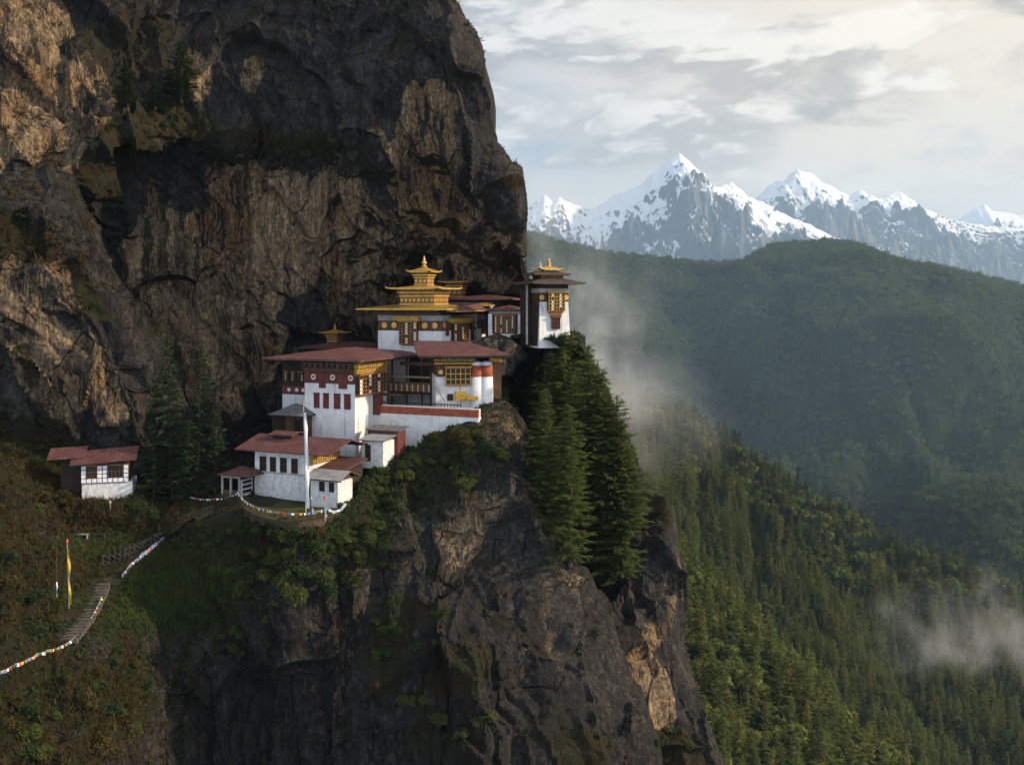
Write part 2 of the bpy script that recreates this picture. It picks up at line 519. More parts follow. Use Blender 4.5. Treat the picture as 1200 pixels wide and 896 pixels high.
def foliage(name, cols, trans=0.3, seedscale=1.0):
    """cols: three greens; each plant gets its own mix, each leaf clump a variation of it."""
    m, g = new_mat(name)
    oi = g.n('ShaderNodeObjectInfo')
    rnd = oi.outputs['Random']
    tc = g.n('ShaderNodeTexCoord').outputs['Object']
    n = g.noise(tc, 1.1 * seedscale, 5, 0.65)
    n2 = g.noise(tc, 5.0 * seedscale, 3, 0.6)
    c = g.mix(g.mr(rnd, 0.0, 1.0, 0, 1, False), cols[0], cols[1])
    c = g.mix(g.mr(n, 0.45, 0.68), c, cols[2])
    c = g.mix(g.mr(n2, 0.35, 0.7, 0, 0.6), c, g.mix(1.0, c, (0.5, 0.55, 0.5), 'MULTIPLY'))
    d = g.n('ShaderNodeBsdfPrincipled', {'Base Color': c, 'Roughness': 0.75, 'Specular IOR Level': 0.15})
    tcol = g.mix(1.0, c, (1.5, 1.6, 0.8), 'MULTIPLY')
    t = g.n('ShaderNodeBsdfTranslucent', {'Color': tcol})
    mx = g.n('ShaderNodeMixShader', {0: trans, 1: d.outputs[0], 2: t.outputs[0]})
    g.n('ShaderNodeOutputMaterial', {0: mx.outputs[0]})
    return m


M['pine'] = foliage('pine_needles', ((0.088, 0.132, 0.042), (0.112, 0.150, 0.044), (0.145, 0.165, 0.044)), 0.5)
M['darkpine'] = foliage('dark_fir_needles', ((0.022, 0.046, 0.022), (0.030, 0.058, 0.026), (0.042, 0.068, 0.026)), 0.25)
M['farpine'] = foliage('forest_needles', ((0.056, 0.098, 0.030), (0.150, 0.165, 0.036), (0.095, 0.125, 0.032)), 0.4, 0.3)
M['sunlitfir'] = foliage('sunlit_slope_needles', ((0.075, 0.110, 0.028), (0.165, 0.165, 0.034), (0.110, 0.130, 0.030)), 0.4, 0.3)  # sunlight on near spur and crests put into brighter, yellower needles
M['hillpine'] = foliage('far_hill_needles', ((0.044, 0.078, 0.038), (0.095, 0.125, 0.042), (0.066, 0.098, 0.040)), 0.3, 0.3)
M['shadefar'] = foliage('shaded_needles', ((0.018, 0.038, 0.022), (0.028, 0.052, 0.028), (0.022, 0.042, 0.022)), 0.2, 0.3)  # shade of the lower middle spur put into the needle colour
M['leaf'] = foliage('shrub_leaves', ((0.060, 0.088, 0.026), (0.092, 0.108, 0.032), (0.120, 0.112, 0.038)), 0.42)
M['brownleaf'] = foliage('autumn_shrub_leaves', ((0.064, 0.050, 0.018), (0.086, 0.060, 0.019), (0.050, 0.056, 0.018)), 0.25)
M['darkleaf'] = foliage('dark_shrub_leaves', ((0.026, 0.044, 0.017), (0.036, 0.056, 0.020), (0.052, 0.066, 0.024)), 0.25)
M['grass'] = foliage('green_grass', ((0.040, 0.072, 0.016), (0.055, 0.085, 0.020), (0.066, 0.082, 0.022)), 0.3, 0.15)
M['dry'] = foliage('dry_grass', ((0.052, 0.036, 0.013), (0.076, 0.047, 0.015), (0.036, 0.038, 0.012)), 0.25, 0.15)


def ground_mat(name, c1, c2, c3, sc=0.02):
    m, g = new_mat(name)
    tc = g.n('ShaderNodeTexCoord').outputs['Object']
    n = g.noise(tc, sc, 8, 0.62)
    n2 = g.noise(tc, sc * 9, 6, 0.6)
    c = g.mix(g.mr(n, 0.4, 0.62), c1, c2)
    c = g.mix(g.mr(n2, 0.45, 0.7, 0, 0.8), c, c3)
    pbr(g, c, 0.95, 0, n2, 0.6, 0.5 / sc * 0.01, 0.1)
    return m


M['forestfloor'] = ground_mat('forest_floor', (0.013, 0.022, 0.010), (0.020, 0.030, 0.013), (0.018, 0.022, 0.010))  # kept dark: shade between the trees is put into the floor colour
M['lawn'] = ground_mat('short_grass', (0.030, 0.040, 0.012), (0.050, 0.052, 0.018), (0.070, 0.060, 0.026), 0.5)
M['path'] = ground_mat('trodden_earth', (0.040, 0.030, 0.020), (0.062, 0.046, 0.032), (0.030, 0.028, 0.017), 0.6)


def mountain_material():
    m, g = new_mat('snow_and_rock')
    tc = g.n('ShaderNodeTexCoord').outputs['Object']
    snow = g.attr('snow')
    n = g.noise(tc, 0.0035, 9, 0.68)
    n2 = g.noise(g.scale(tc, (1.2, 1.2, 0.6)), 0.010, 9, 0.70)
    f = g.mr(g.math('ADD', snow, g.math('ADD', g.math('MULTIPLY', g.math('SUBTRACT', n, 0.5), 0.7), g.math('MULTIPLY', g.math('SUBTRACT', n2, 0.5), 1.0))), 0.42, 0.58)
    rock = g.mix(g.mr(n2, 0.35, 0.65), (0.05, 0.054, 0.066), (0.12, 0.12, 0.125))
    col = g.mix(f, rock, (0.80, 0.80, 0.81))
    pbr(g, col, 0.85, 0, n2, 0.8, 22.0, 0.15)
    return m


M['mountain'] = mountain_material()

# ------------------------------------------------------------------ cliffs and near ground
AVOID = [(108, 712, 56, 24, -52), (158, 648, 46, 15, -30), (340, 592, 60, 13, 0), (100, 635, 40, 12, 0), (78, 690, 5, 60, 0)]


def keep_clear(px, py):
    m = np.ones(len(px))
    for ax, ay, arx, ary, aa in AVOID:
        c, s = math.cos(math.radians(aa)), math.sin(math.radians(aa))
        ddx, ddy = px - ax, py - ay
        m *= np.clip((np.sqrt(((ddx * c + ddy * s) / arx) ** 2 + ((-ddx * s + ddy * c) / ary) ** 2) - .8) / .3, 0, 1)
    return m


def cliff(name, ctrl, nr, nc, seed, tans=(), vegs=(), bushes=(), mat='rock', label=None, cat=None, vegflat=(0.45, 0.75)):
    V, amp, n = sheet(ctrl, nr, nc)
    sh = V.shape[:2]
    p = V.reshape(-1, 3)
    amp = np.clip(amp.ravel(), 0, 2)
    dbig, dsmall, r1, r2 = rock_disp(p, seed)
    px, py = proj(p)
    wob = fbm(p * np.array([0.16, 0.16, 0.10]), 4, seed + 60) * 0.34 + (r2 - 0.5) * 0.30
    bush = ell_mask(px, py, bushes, wob * .6) if bushes else np.zeros(len(p))
    tanp = ell_mask(px, py, tans, wob) if tans else np.zeros(len(p))
    d = dbig * amp + dsmall * amp * np.clip(amp, 0, 1) * (1 - .7 * bush) * (1 - .5 * np.clip(tanp, 0, 1))
    if bushes:
        # mounds of scrub over the soil
        pil = np.abs(fbm(p * 0.45, 4, seed + 77)) * 1.1 + (1 - np.abs(vnoise(p * 0.9, seed + 78))) * .35
        d = d + pil * bush * keep_clear(px, py)
    q = p + n.reshape(-1, 3) * d[:, None]
    # small sideways shifts keep the slab edges from following the grid
    q[:, 2] += vnoise(p * 0.25, seed + 33) * 0.8 * amp
    q[:, 0] += vnoise(p * 0.25 + 9.1, seed + 34) * 0.6 * amp
    Vg = q.reshape(sh + (3,))
    nn = np.cross(np.gradient(Vg, axis=1), np.gradient(Vg, axis=0))
    nn /= np.linalg.norm(nn, axis=2, keepdims=True) + 1e-9
    nz = nn[..., 2].copy()
    for _ in range(2):
        nz = (nz + np.roll(nz, 1, 0) + np.roll(nz, -1, 0) + np.roll(nz, 1, 1) + np.roll(nz, -1, 1)) / 5
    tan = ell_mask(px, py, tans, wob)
    veg = np.clip((nz.ravel() - vegflat[0]) / (vegflat[1] - vegflat[0]), 0, 1)
    veg = np.maximum(veg, ell_mask(px, py, vegs, wob))
    cell = r1 * 0.5 + r2 * 0.5
    fc = grid_faces(*sh)
    me = np_mesh(name, q, fc, [M[mat]], {'cell': cell, 'tan': tan, 'veg': veg}, sharp=33)
    o = link(name, me)
    tag(o, label, cat, None, 'structure')
    SURF.append((q, fc))
    return o, q, nn.reshape(-1, 3)


# the great wall behind the monastery: rows from the top down, columns from far left round the right-hand corner
_py = [-90, 10, 60, 110, 160, 205, 250, 300, 345, 400, 470, 560, 660]
_edge = [480, 531, 558, 574, 581, 604, 612, 615, 622, 612, 606, 604, 604]
_cols = [-280, -130, -10, 80, 165, 245, 325, 400, 465]
_Y = [
    [170, 168, 172, 180, 186, 189, 189, 187, 184, 182, 182],
    [163, 161, 165, 174, 181, 184, 183, 178, 174, 172, 174],
    [160, 158, 162, 171, 178, 182, 180, 174, 170, 168, 170],
    [157, 155, 159, 167, 173, 178, 178, 173, 168, 167, 169],
    [155, 153, 156, 163, 168, 174, 176, 173, 169, 168, 170],
    [155, 153, 157, 165, 174, 179, 179, 176, 172, 168, 168],
    [156, 154, 159, 168, 177, 180, 179, 178, 176, 171, 168],
    [157, 156, 162, 171, 178, 180, 180, 181, 181, 178, 174],
    [158, 158, 164, 173, 178, 180, 181, 184, 189, 188, 182],
    [160, 160, 166, 174, 178, 180, 182, 187, 193, 194, 188],
    [162, 162, 168, 174, 178, 180, 182, 188, 194, 196, 192],
    [164, 164, 169, 174, 178, 180, 182, 188, 194, 196, 192],
    [166, 166, 170, 174, 178, 180, 182, 188, 194, 196, 192]]
ctrl = []
for py_, e, ys in zip(_py, _edge, _Y):
    pxs = _cols + [e - 48, e]
    if e < 520:
        pxs = [c * (1 if c < 300 else 1) for c in _cols[:-1]] + [e - 60, e - 28, e]
    row = [(a, py_, y, 1.0) for a, y in zip(pxs, ys)]
    row[-1] = row[-1][:3] + (0.42,)
    row += [(e - 8, py_, ys[-1] + 18, 0.45), (e - 40, py_, ys[-1] + 50, 0.8), (e - 160, py_, ys[-1] + 90, 0.5)]
    ctrl.append(row)
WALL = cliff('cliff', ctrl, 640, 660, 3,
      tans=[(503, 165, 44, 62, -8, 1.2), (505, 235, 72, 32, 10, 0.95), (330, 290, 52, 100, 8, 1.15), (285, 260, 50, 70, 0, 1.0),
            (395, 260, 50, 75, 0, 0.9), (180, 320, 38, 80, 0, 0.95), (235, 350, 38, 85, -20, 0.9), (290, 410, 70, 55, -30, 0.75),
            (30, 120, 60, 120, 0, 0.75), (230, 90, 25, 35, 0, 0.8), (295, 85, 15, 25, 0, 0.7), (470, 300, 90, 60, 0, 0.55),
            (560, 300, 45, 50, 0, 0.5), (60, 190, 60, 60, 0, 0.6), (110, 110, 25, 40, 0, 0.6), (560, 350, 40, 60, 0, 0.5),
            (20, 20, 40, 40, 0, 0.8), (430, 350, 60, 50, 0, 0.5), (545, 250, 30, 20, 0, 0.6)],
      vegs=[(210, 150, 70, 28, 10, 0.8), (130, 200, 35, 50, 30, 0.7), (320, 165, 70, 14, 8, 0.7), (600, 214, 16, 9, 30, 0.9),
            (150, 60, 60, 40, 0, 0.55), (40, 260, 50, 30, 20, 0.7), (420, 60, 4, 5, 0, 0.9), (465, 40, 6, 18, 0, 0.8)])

# the darker buttress in front of it on the left, cut off by a deep diagonal cleft
ctrl = []
for py_, e, y in zip([110, 190, 240, 300, 360, 430, 500, 580, 680], [-10, 40, 82, 120, 155, 190, 222, 250, 265],
                     [168, 160, 156, 155, 156, 157, 158, 159, 160]):
    ctrl.append([(-300, py_, y - 10, .8), (-180, py_, y - 8, 1), (-80, py_, y - 6, 1), (e - 110, py_, y - 5, 1), (e - 60, py_, y - 3, 1),
                 (e - 20, py_, y - 1, .9), (e, py_, y + 4, .7), (e - 4, py_, y + 16, .8), (e - 14, py_, y + 34, .8)])
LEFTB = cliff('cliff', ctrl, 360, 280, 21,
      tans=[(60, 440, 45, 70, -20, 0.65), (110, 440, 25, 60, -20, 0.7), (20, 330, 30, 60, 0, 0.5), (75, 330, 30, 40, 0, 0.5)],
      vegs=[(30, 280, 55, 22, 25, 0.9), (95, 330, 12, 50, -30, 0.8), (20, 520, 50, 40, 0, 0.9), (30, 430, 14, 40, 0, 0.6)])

# the promontory that carries the buildings, with the grassy slope and the trail to its left
_c = [
    [(-220, 430, 190, .4), (-220, 500, 150, .5), (-220, 560, 130, .6), (-220, 650, 115, .6), (-220, 740, 103, .6), (-220, 830, 93, .7), (-220, 930, 84, .7), (-220, 1040, 76, .7)],
    [(-80, 470, 190, .4), (-80, 520, 150, .5), (-80, 570, 130, .6), (-80, 650, 118, .6), (-80, 740, 106, .5), (-80, 830, 96, .7), (-80, 930, 88, .7), (-80, 1040, 80, .7)],
    [(0, 500, 185, .3), (0, 520, 150, .4), (0, 560, 132, .6), (0, 650, 120, .6), (0, 740, 110, .4), (0, 815, 101, .5), (0, 895, 92, .7), (0, 1020, 84, .7)],
    [(60, 520, 185, .2), (60, 552, 147, .2), (60, 600, 135, .5), (60, 665, 124, .4), (60, 745, 115, .25), (60, 815, 105, .5), (60, 900, 96, .7), (60, 1020, 88, .7)],
    [(115, 540, 185, .1), (115, 584, 141, .08), (115, 622, 135.5, .1), (115, 668, 131, .2), (115, 725, 121, .15), (115, 790, 112, .4), (115, 880, 103, .7), (115, 1020, 95, .7)],
    [(165, 540, 185, .1), (165, 583, 142, .08), (165, 626, 137, .1), (165, 660, 133, .15), (165, 720, 126, .3), (165, 790, 119, .5), (165, 880, 112, .8), (165, 1020, 106, .8)],
    [(215, 535, 185, .1), (215, 572, 152, .1), (215, 606, 137, .12), (215, 655, 135, .3), (215, 720, 131, .5), (215, 790, 128, .7), (215, 880, 126, 1), (215, 1020, 123, 1)],
    [(280, 530, 185, .1), (280, 562, 155, .1), (280, 592, 136, .1), (280, 640, 132, .5), (280, 710, 130, .8), (280, 780, 129.5, 1), (280, 870, 129, 1), (280, 1020, 127, 1)],
    [(340, 528, 185, .1), (340, 561, 155, .1), (340, 613, 126.5, .1), (340, 640, 125.5, .4), (340, 700, 126, .8), (340, 760, 126.5, 1), (340, 860, 126.5, 1), (340, 1020, 124, 1)],
    [(400, 525, 185, .1), (400, 556, 156, .1), (400, 600, 131.5, .1), (400, 638, 130.5, .5), (400, 695, 129, .9), (400, 760, 128, 1), (400, 860, 126, 1), (400, 1020, 123, 1)],
    [(450, 480, 185, .1), (450, 520, 157, .1), (450, 540, 144, .25), (450, 590, 138, .6), (450, 660, 131, .9), (450, 740, 127, 1), (450, 850, 123, 1), (450, 1020, 119, 1)],
    [(510, 470, 185, .1), (510, 500, 158, .1), (510, 510, 147, .3), (510, 560, 139.5, .7), (510, 650, 132, .8), (510, 735, 126.5, .9), (510, 850, 122, 1), (510, 1020, 117, 1)],
    [(560, 455, 185, .1), (560, 474, 160, .1), (560, 488, 148, .4), (560, 555, 141, .7), (560, 650, 133.5, .8), (560, 740, 127.5, .9), (560, 850, 123, 1), (560, 1020, 118, 1)],
    [(594, 440, 185, .1), (594, 458, 160, .2), (600, 485, 151.5, .4), (626, 560, 146, .45), (668, 650, 139, .5), (706, 740, 134, .5), (758, 850, 129, .5), (820, 1020, 124, .5)],
    [(588, 440, 190, .1), (584, 458, 172, .3), (588, 490, 165, .6), (610, 565, 160, .8), (650, 655, 153, .8), (690, 750, 147, .8), (738, 860, 142, .8), (800, 1020, 135, .8)],
    [(560, 440, 200, .1), (556, 460, 192, .3), (560, 490, 188, .6), (580, 565, 184, .8), (610, 655, 178, .8), (650, 750, 170, .8), (700, 860, 163, .8), (760, 1020, 156, .8)]]
ctrl = [[_c[c][r] for c in range(len(_c))] for r in range(8)]
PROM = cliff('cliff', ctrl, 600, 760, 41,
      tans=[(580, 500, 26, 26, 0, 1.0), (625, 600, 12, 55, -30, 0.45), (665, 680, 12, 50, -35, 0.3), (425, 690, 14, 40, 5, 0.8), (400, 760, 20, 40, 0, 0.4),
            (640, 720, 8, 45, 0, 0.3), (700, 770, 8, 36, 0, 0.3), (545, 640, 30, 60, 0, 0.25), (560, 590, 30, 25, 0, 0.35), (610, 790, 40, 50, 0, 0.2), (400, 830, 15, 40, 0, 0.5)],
      vegs=[(60, 560, 190, 60, 0, 1), (100, 680, 150, 80, 0, 1), (200, 680, 90, 80, 0, 1), (60, 830, 150, 80, 0, 0.9), (-150, 750, 150, 300, 0, 1),
            (300, 620, 120, 50, 0, 1), (470, 545, 80, 40, -10, 1), (560, 510, 40, 40, 0, 0.5), (430, 610, 40, 60, 0, 0.9),
            (480, 720, 40, 14, 10, 0.6), (460, 760, 20, 60, 10, 0.6), (540, 790, 40, 30, 0, 0.6), (600, 740, 40, 14, 30, 0.5), (520, 860, 60, 40, 0, 0.5),
            (640, 860, 50, 30, 30, 0.5), (680, 880, 40, 25, 0, 0.7)],
      bushes=[(40, 575, 80, 50, 10, 1), (30, 680, 60, 50, 0, 1), (60, 840, 150, 60, 0, .9), (-150, 750, 150, 300, 0, 1), (320, 655, 100, 40, 0, .8),
              (480, 545, 70, 36, 0, .8), (430, 610, 40, 40, 0, .8), (240, 640, 40, 20, 0, .5), (150, 790, 50, 50, 0, .7)], vegflat=(0.5, 0.8))

# the second buttress, under the trees and the corner tower
_c = [
    [(560, 392, 195), (575, 393, 176, .2), (590, 412, 180, .8), (602, 500, 168), (632, 600, 156), (672, 700, 148), (712, 800, 142), (772, 960, 134)],
    [(610, 391, 195, .2), (612, 395, 163, .12), (615, 408, 172, .6), (628, 500, 162), (662, 600, 151.5), (698, 700, 144), (736, 800, 138.5), (795, 960, 131)],
    [(650, 391, 195, .2), (652, 396, 158, .12), (660, 420, 161, .6), (672, 500, 156), (700, 600, 150), (722, 690, 144.5), (755, 790, 138.5), (818, 960, 131)],
    [(670, 392, 195, .2), (674, 397, 159, .12), (692, 430, 160, .6), (722, 510, 156), (750, 600, 151), (768, 680, 146.5), (786, 780, 140.5), (850, 960, 132)],
    [(676, 393, 195, .2), (684, 405, 164, .2), (706, 450, 163, .35), (746, 540, 159, .42), (784, 625, 156, .42), (800, 690, 151, .42), (804, 770, 146, .42), (874, 960, 136, .42)],
    [(668, 393, 205, .3), (676, 405, 180, .3), (698, 450, 178, .4), (735, 545, 176, .4), (772, 630, 174, .4), (789, 690, 172, .4), (794, 775, 170, .4), (856, 960, 165, .4)],
    [(640, 393, 220, .3), (645, 405, 212, .5), (666, 450, 210), (698, 545, 205), (736, 630, 205), (756, 690, 205), (766, 775, 205), (820, 960, 200)]]
ctrl = [[_c[c][r] for c in range(len(_c))] for r in range(8)]
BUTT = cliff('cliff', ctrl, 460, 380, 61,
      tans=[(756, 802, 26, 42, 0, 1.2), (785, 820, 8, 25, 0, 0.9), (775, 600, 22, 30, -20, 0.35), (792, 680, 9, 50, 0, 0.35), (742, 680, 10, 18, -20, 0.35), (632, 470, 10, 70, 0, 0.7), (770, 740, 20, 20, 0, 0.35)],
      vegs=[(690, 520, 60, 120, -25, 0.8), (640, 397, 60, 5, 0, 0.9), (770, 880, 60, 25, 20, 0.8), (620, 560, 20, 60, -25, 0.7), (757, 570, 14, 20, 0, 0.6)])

# a rounded outcrop that sticks out beside the right-hand end of the lower roof
def lump(name, c, r, seed, sub=60, amp=0.25, mat='rock', attrs=None, squash=1.0):
    th = np.linspace(0, math.pi, sub)
    ph = np.linspace(0, 2 * math.pi, sub * 2)
    T, PH = np.meshgrid(th, ph, indexing='ij')
    d = np.stack([np.sin(T) * np.cos(PH), np.sin(T) * np.sin(PH), np.cos(T)], -1).reshape(-1, 3)
    dd = 1 + fbm(d * 1.7 + seed, 5, seed) * amp
    v = d * dd[:, None] * np.array(r) + np.array(c)
    me = np_mesh(name, v, grid_faces(sub, sub * 2, True), [M[mat]], attrs and {k: np.full(len(v), a) for k, a in attrs.items()})
    return link(name, me)


o = lump('rock_outcrop', P(583, 416, 163), (3.9, 7.0, 3.3), 5, 70, 0.22, 'rock', {'cell': 0.8, 'tan': 0.16, 'veg': 0.0})
tag(o, kind='structure')


# ------------------------------------------------------------------ the valley beyond
def hill(name, ctrl, nr, nc, seed, amp, sc, mat='forestfloor', spur=None):
    V, a, n = sheet(ctrl, nr, nc)
    p = V.reshape(-1, 3)
    d = fbm(p * sc, 5, seed) * amp + (ridged(p * sc * 1.3, 4, seed + 3) - 0.9) * amp * 1.1
    if spur:
        # ribs and gullies running down the slope
        w_ = vnoise(p * sc * .6, seed + 8)[:, None] * np.array([.35, 0, 0])
        d = d + (ridged(p * np.array([spur[1], spur[1] * .30, spur[1] * .15]) + w_, 4, seed + 6) - 0.9) * spur[0]
    q = p + n.reshape(-1, 3) * (d * np.clip(a.ravel(), 0, 2))[:, None]
    fc = grid_faces(nr, nc)
    me = np_mesh(name, q, fc, [M[mat]])
    o = link(name, me)
    tag(o, kind='structure')
    return q, fc


# far wooded ridge: skyline, mid slope, foot; spurs run down to the right
_sk = [(300, 262), (480, 262), (610, 268), (680, 286), (750, 297), (820, 303), (865, 302), (905, 285), (955, 281), (1000, 283), (1045, 300), (1100, 309), (1150, 320), (1200, 334), (1290, 360), (1420, 400)]
ctrl = []
for k, (dy_, Y_, am) in enumerate([(50, 3200, 0.3), (18, 2850, 0.12), (9, 2700, 0.05), (36, 2520, 0.32), (94, 2250, 0.95), (180, 1950, 1.2), (300, 1650, 1.0), (430, 1400, .8), (620, 1180, .6)]):
    row = []
    for j, (px_, py_) in enumerate(_sk):
        spur = 1.0 - 0.10 * math.exp(-((px_ - 1010 - dy_ * 0.42) / 90.0) ** 2) * (1 if 2 < k < 8 else 0) \
            + 0.07 * math.exp(-((px_ - 840 + dy_ * 0.1) / 80.0) ** 2) * (1 if 2 < k < 8 else 0)
        row.append((px_, 350 + (py_ + dy_ - 350), Y_ * spur, am))
    ctrl.append(row)
ctrl.insert(0, [(px_, 420, 4200, .3) for px_, py_ in _sk])
HC = hill('wooded_hill', ctrl, 280, 340, 71, 38, 0.0045, spur=(150, 0.0028))

# middle spur
_sk = [(600, 470, 700), (690, 462, 760), (745, 482, 800), (800, 508, 850), (850, 535, 880), (905, 566, 900), (960, 600, 905), (1010, 626, 905), (1060, 650, 900), (1110, 668, 900), (1200, 706, 890), (1320, 765, 870), (1500, 860, 840)]
ctrl = [[(x, y + 150, Y + 330, .5) for x, y, Y in _sk], [(x, y + 40, Y + 120, .8) for x, y, Y in _sk], [(x, y, Y, .25) for x, y, Y in _sk],
        [(x - 6, y + 50, Y - 55, 1) for x, y, Y in _sk], [(x - 14, y + 140, Y - 140, 1) for x, y, Y in _sk],
        [(x - 25, y + 240, Y - 215, 1) for x, y, Y in _sk], [(x - 40, y + 380, Y - 290, 1) for x, y, Y in _sk], [(x - 60, y + 560, Y - 350, 1) for x, y, Y in _sk]]
SK_A = _sk
HA = hill('wooded_hill', ctrl, 150, 220, 81, 9, 0.016, spur=(20, 0.012))

# near spur, behind the right-hand buttress
_sk = [(650, 560, 520), (720, 600, 505), (785, 648, 490), (830, 698, 470), (880, 752, 450), (935, 806, 440), (985, 858, 432), (1050, 920, 425), (1150, 1010, 418), (1280, 1130, 410)]
ctrl = [[(x + 30, y + 260, Y + 190, .5) for x, y, Y in _sk], [(x + 10, y + 60, Y + 55, .8) for x, y, Y in _sk], [(x, y + 6, Y, .25) for x, y, Y in _sk],
        [(x - 8, y + 55, Y - 30, 1) for x, y, Y in _sk], [(x - 20, y + 150, Y - 75, 1) for x, y, Y in _sk], [(x - 40, y + 290, Y - 125, 1) for x, y, Y in _sk],
        [(x - 60, y + 520, Y - 170, 1) for x, y, Y in _sk]]
HB = hill('wooded_hill', ctrl, 110, 150, 91, 4, 0.03)

# valley floor out to the horizon
v = np.array([(-16000, -2500, -760), (22000, -2500, -760), (22000, 26000, -760), (-16000, 26000, -760)], float)
o = link('ground', np_mesh('ground', v, [[0, 1, 2, 3]], [M['forestfloor']]))
tag(o, kind='structure')


# ------------------------------------------------------------------ snow mountains
MS = 1.8                          # the range stands 14 to 22 km off


def mountain(name, ridge, Y0, x0px, x1px, depth_f, depth_b, seed, nx=640, ny=380, k=0.62, spur=1.0, snowline=0.0, rough=1.0):
    ridge = np.array(ridge, float)
    X = np.linspace((x0px - 600) / F * Y0, (x1px - 600) / F * Y0, nx)
    T = np.linspace(-1, 1, ny)
    T = np.sign(T) * np.abs(T) ** 1.35
    yo = np.where(T < 0, T * depth_f, T * depth_b)
    rz = np.interp(X / Y0 * F + 600, ridge[:, 0], (HZ - ridge[:, 1]) / F * Y0)
    XX, YO = np.meshgrid(X, yo)
    p2 = np.stack([XX.ravel(), YO.ravel(), np.full(XX.size, seed * 3.3)], 1)
    dist = np.abs(YO.ravel())
    grow = np.clip(dist / 900.0, 0, 1)
    # spurs run out from the crest towards the viewer, bending with distance
    bend = vnoise(p2 * np.array([0.0006, 0.0009, 1]), seed + 2) * 900 * grow + dist * 0.25
    q = np.stack([(XX.ravel() + bend) * 0.0021, YO.ravel() * 0.0007, p2[:, 2]], 1)
    sp = ridged(q, 5, seed) - 1.0
    q2 = np.stack([(XX.ravel() - bend * .6) * 0.0062, YO.ravel() * 0.0034, p2[:, 2]], 1)
    sp2 = ridged(q2, 6, seed + 9, 0.58) - 1.0
    slope = k * dist - 0.00005 * dist * dist
    z = np.interp(XX.ravel(), X, rz) - slope + sp * 330 * spur * grow ** 0.8 + sp2 * 135 * rough * np.clip(dist / 800.0, 0.02, 1)
    z += fbm(p2 * np.array([0.012, 0.012, 1]), 4, seed + 20) * 14 * rough
    V = np.stack([XX.ravel(), Y0 + YO.ravel(), z], 1)
    Vg = V.reshape(ny, nx, 3)
    nn = np.cross(np.gradient(Vg, axis=1), np.gradient(Vg, axis=0))
    nn /= np.linalg.norm(nn, axis=2, keepdims=True)
    nz = np.abs(nn[..., 2]).ravel()
    hgt = (z - 330 - snowline) / 620.0
    snow = 0.43 + hgt * 0.38 + (nz - 0.70) * 1.5 + nn[..., 0].ravel() * -0.10 + fbm(V * 0.0017, 3, seed + 40) * 0.16 - sp2 * 0.30 * grow ** 0.5 + 0.10
    me = np_mesh(name, V * MS, grid_faces(ny, nx, True), [M['mountain']], {'snow': snow})
    tag(link(name, me), kind='structure')


mountain('mountain', [(480, 300), (560, 262), (620, 240), (630, 232), (638, 227), (646, 233), (656, 230), (664, 236), (675, 240), (688, 246), (700, 243), (716, 230), (730, 226), (744, 220), (752, 216),
                      (762, 205), (772, 198), (782, 187), (790, 183), (796, 180), (802, 186), (808, 190), (817, 198), (826, 205), (833, 217), (845, 218), (858, 213), (868, 220), (879, 231), (895, 238), (911, 247), (930, 255),
                      (951, 264), (985, 280), (1026, 298), (1100, 335), (1250, 390)], 8000, 480, 1200, 2600, 1500, 5, spur=0.9, snowline=-60)
mountain('mountain', [(700, 330), (790, 290), (850, 258), (880, 236), (890, 228), (900, 218), (911, 211), (918, 213), (926, 204), (934, 197), (942, 202), (952, 203), (960, 211), (971, 216), (984, 225), (996, 229), (1003, 224),
                      (1009, 223), (1018, 228), (1031, 232), (1042, 228), (1056, 226), (1066, 233), (1081, 242), (1100, 251), (1122, 259), (1150, 263), (1200, 268), (1300, 280), (1450, 300)], 9300, 700, 1420, 3000, 1600, 15, nx=640, spur=0.9, snowline=120)
mountain('mountain', [(900, 330), (1040, 285), (1090, 268), (1122, 257), (1135, 249), (1145, 243), (1153, 239), (1162, 246), (1170, 247), (1182, 250), (1200, 252), (1240, 262), (1300, 250), (1400, 290)], 12000, 950, 1400, 2600, 1200, 25, nx=240, ny=160, snowline=-250)


# ------------------------------------------------------------------ things and mesh builder
def thing(name, label, cat, loc=(0, 0, 0), rot=0.0, group=None):
    o = bpy.data.objects.new(name, None)
    o.empty_display_size = 0.5
    COL.objects.link(o)
    o.location = loc
    o.rotation_euler = (0, 0, rot)
    return tag(o, label, cat, group)


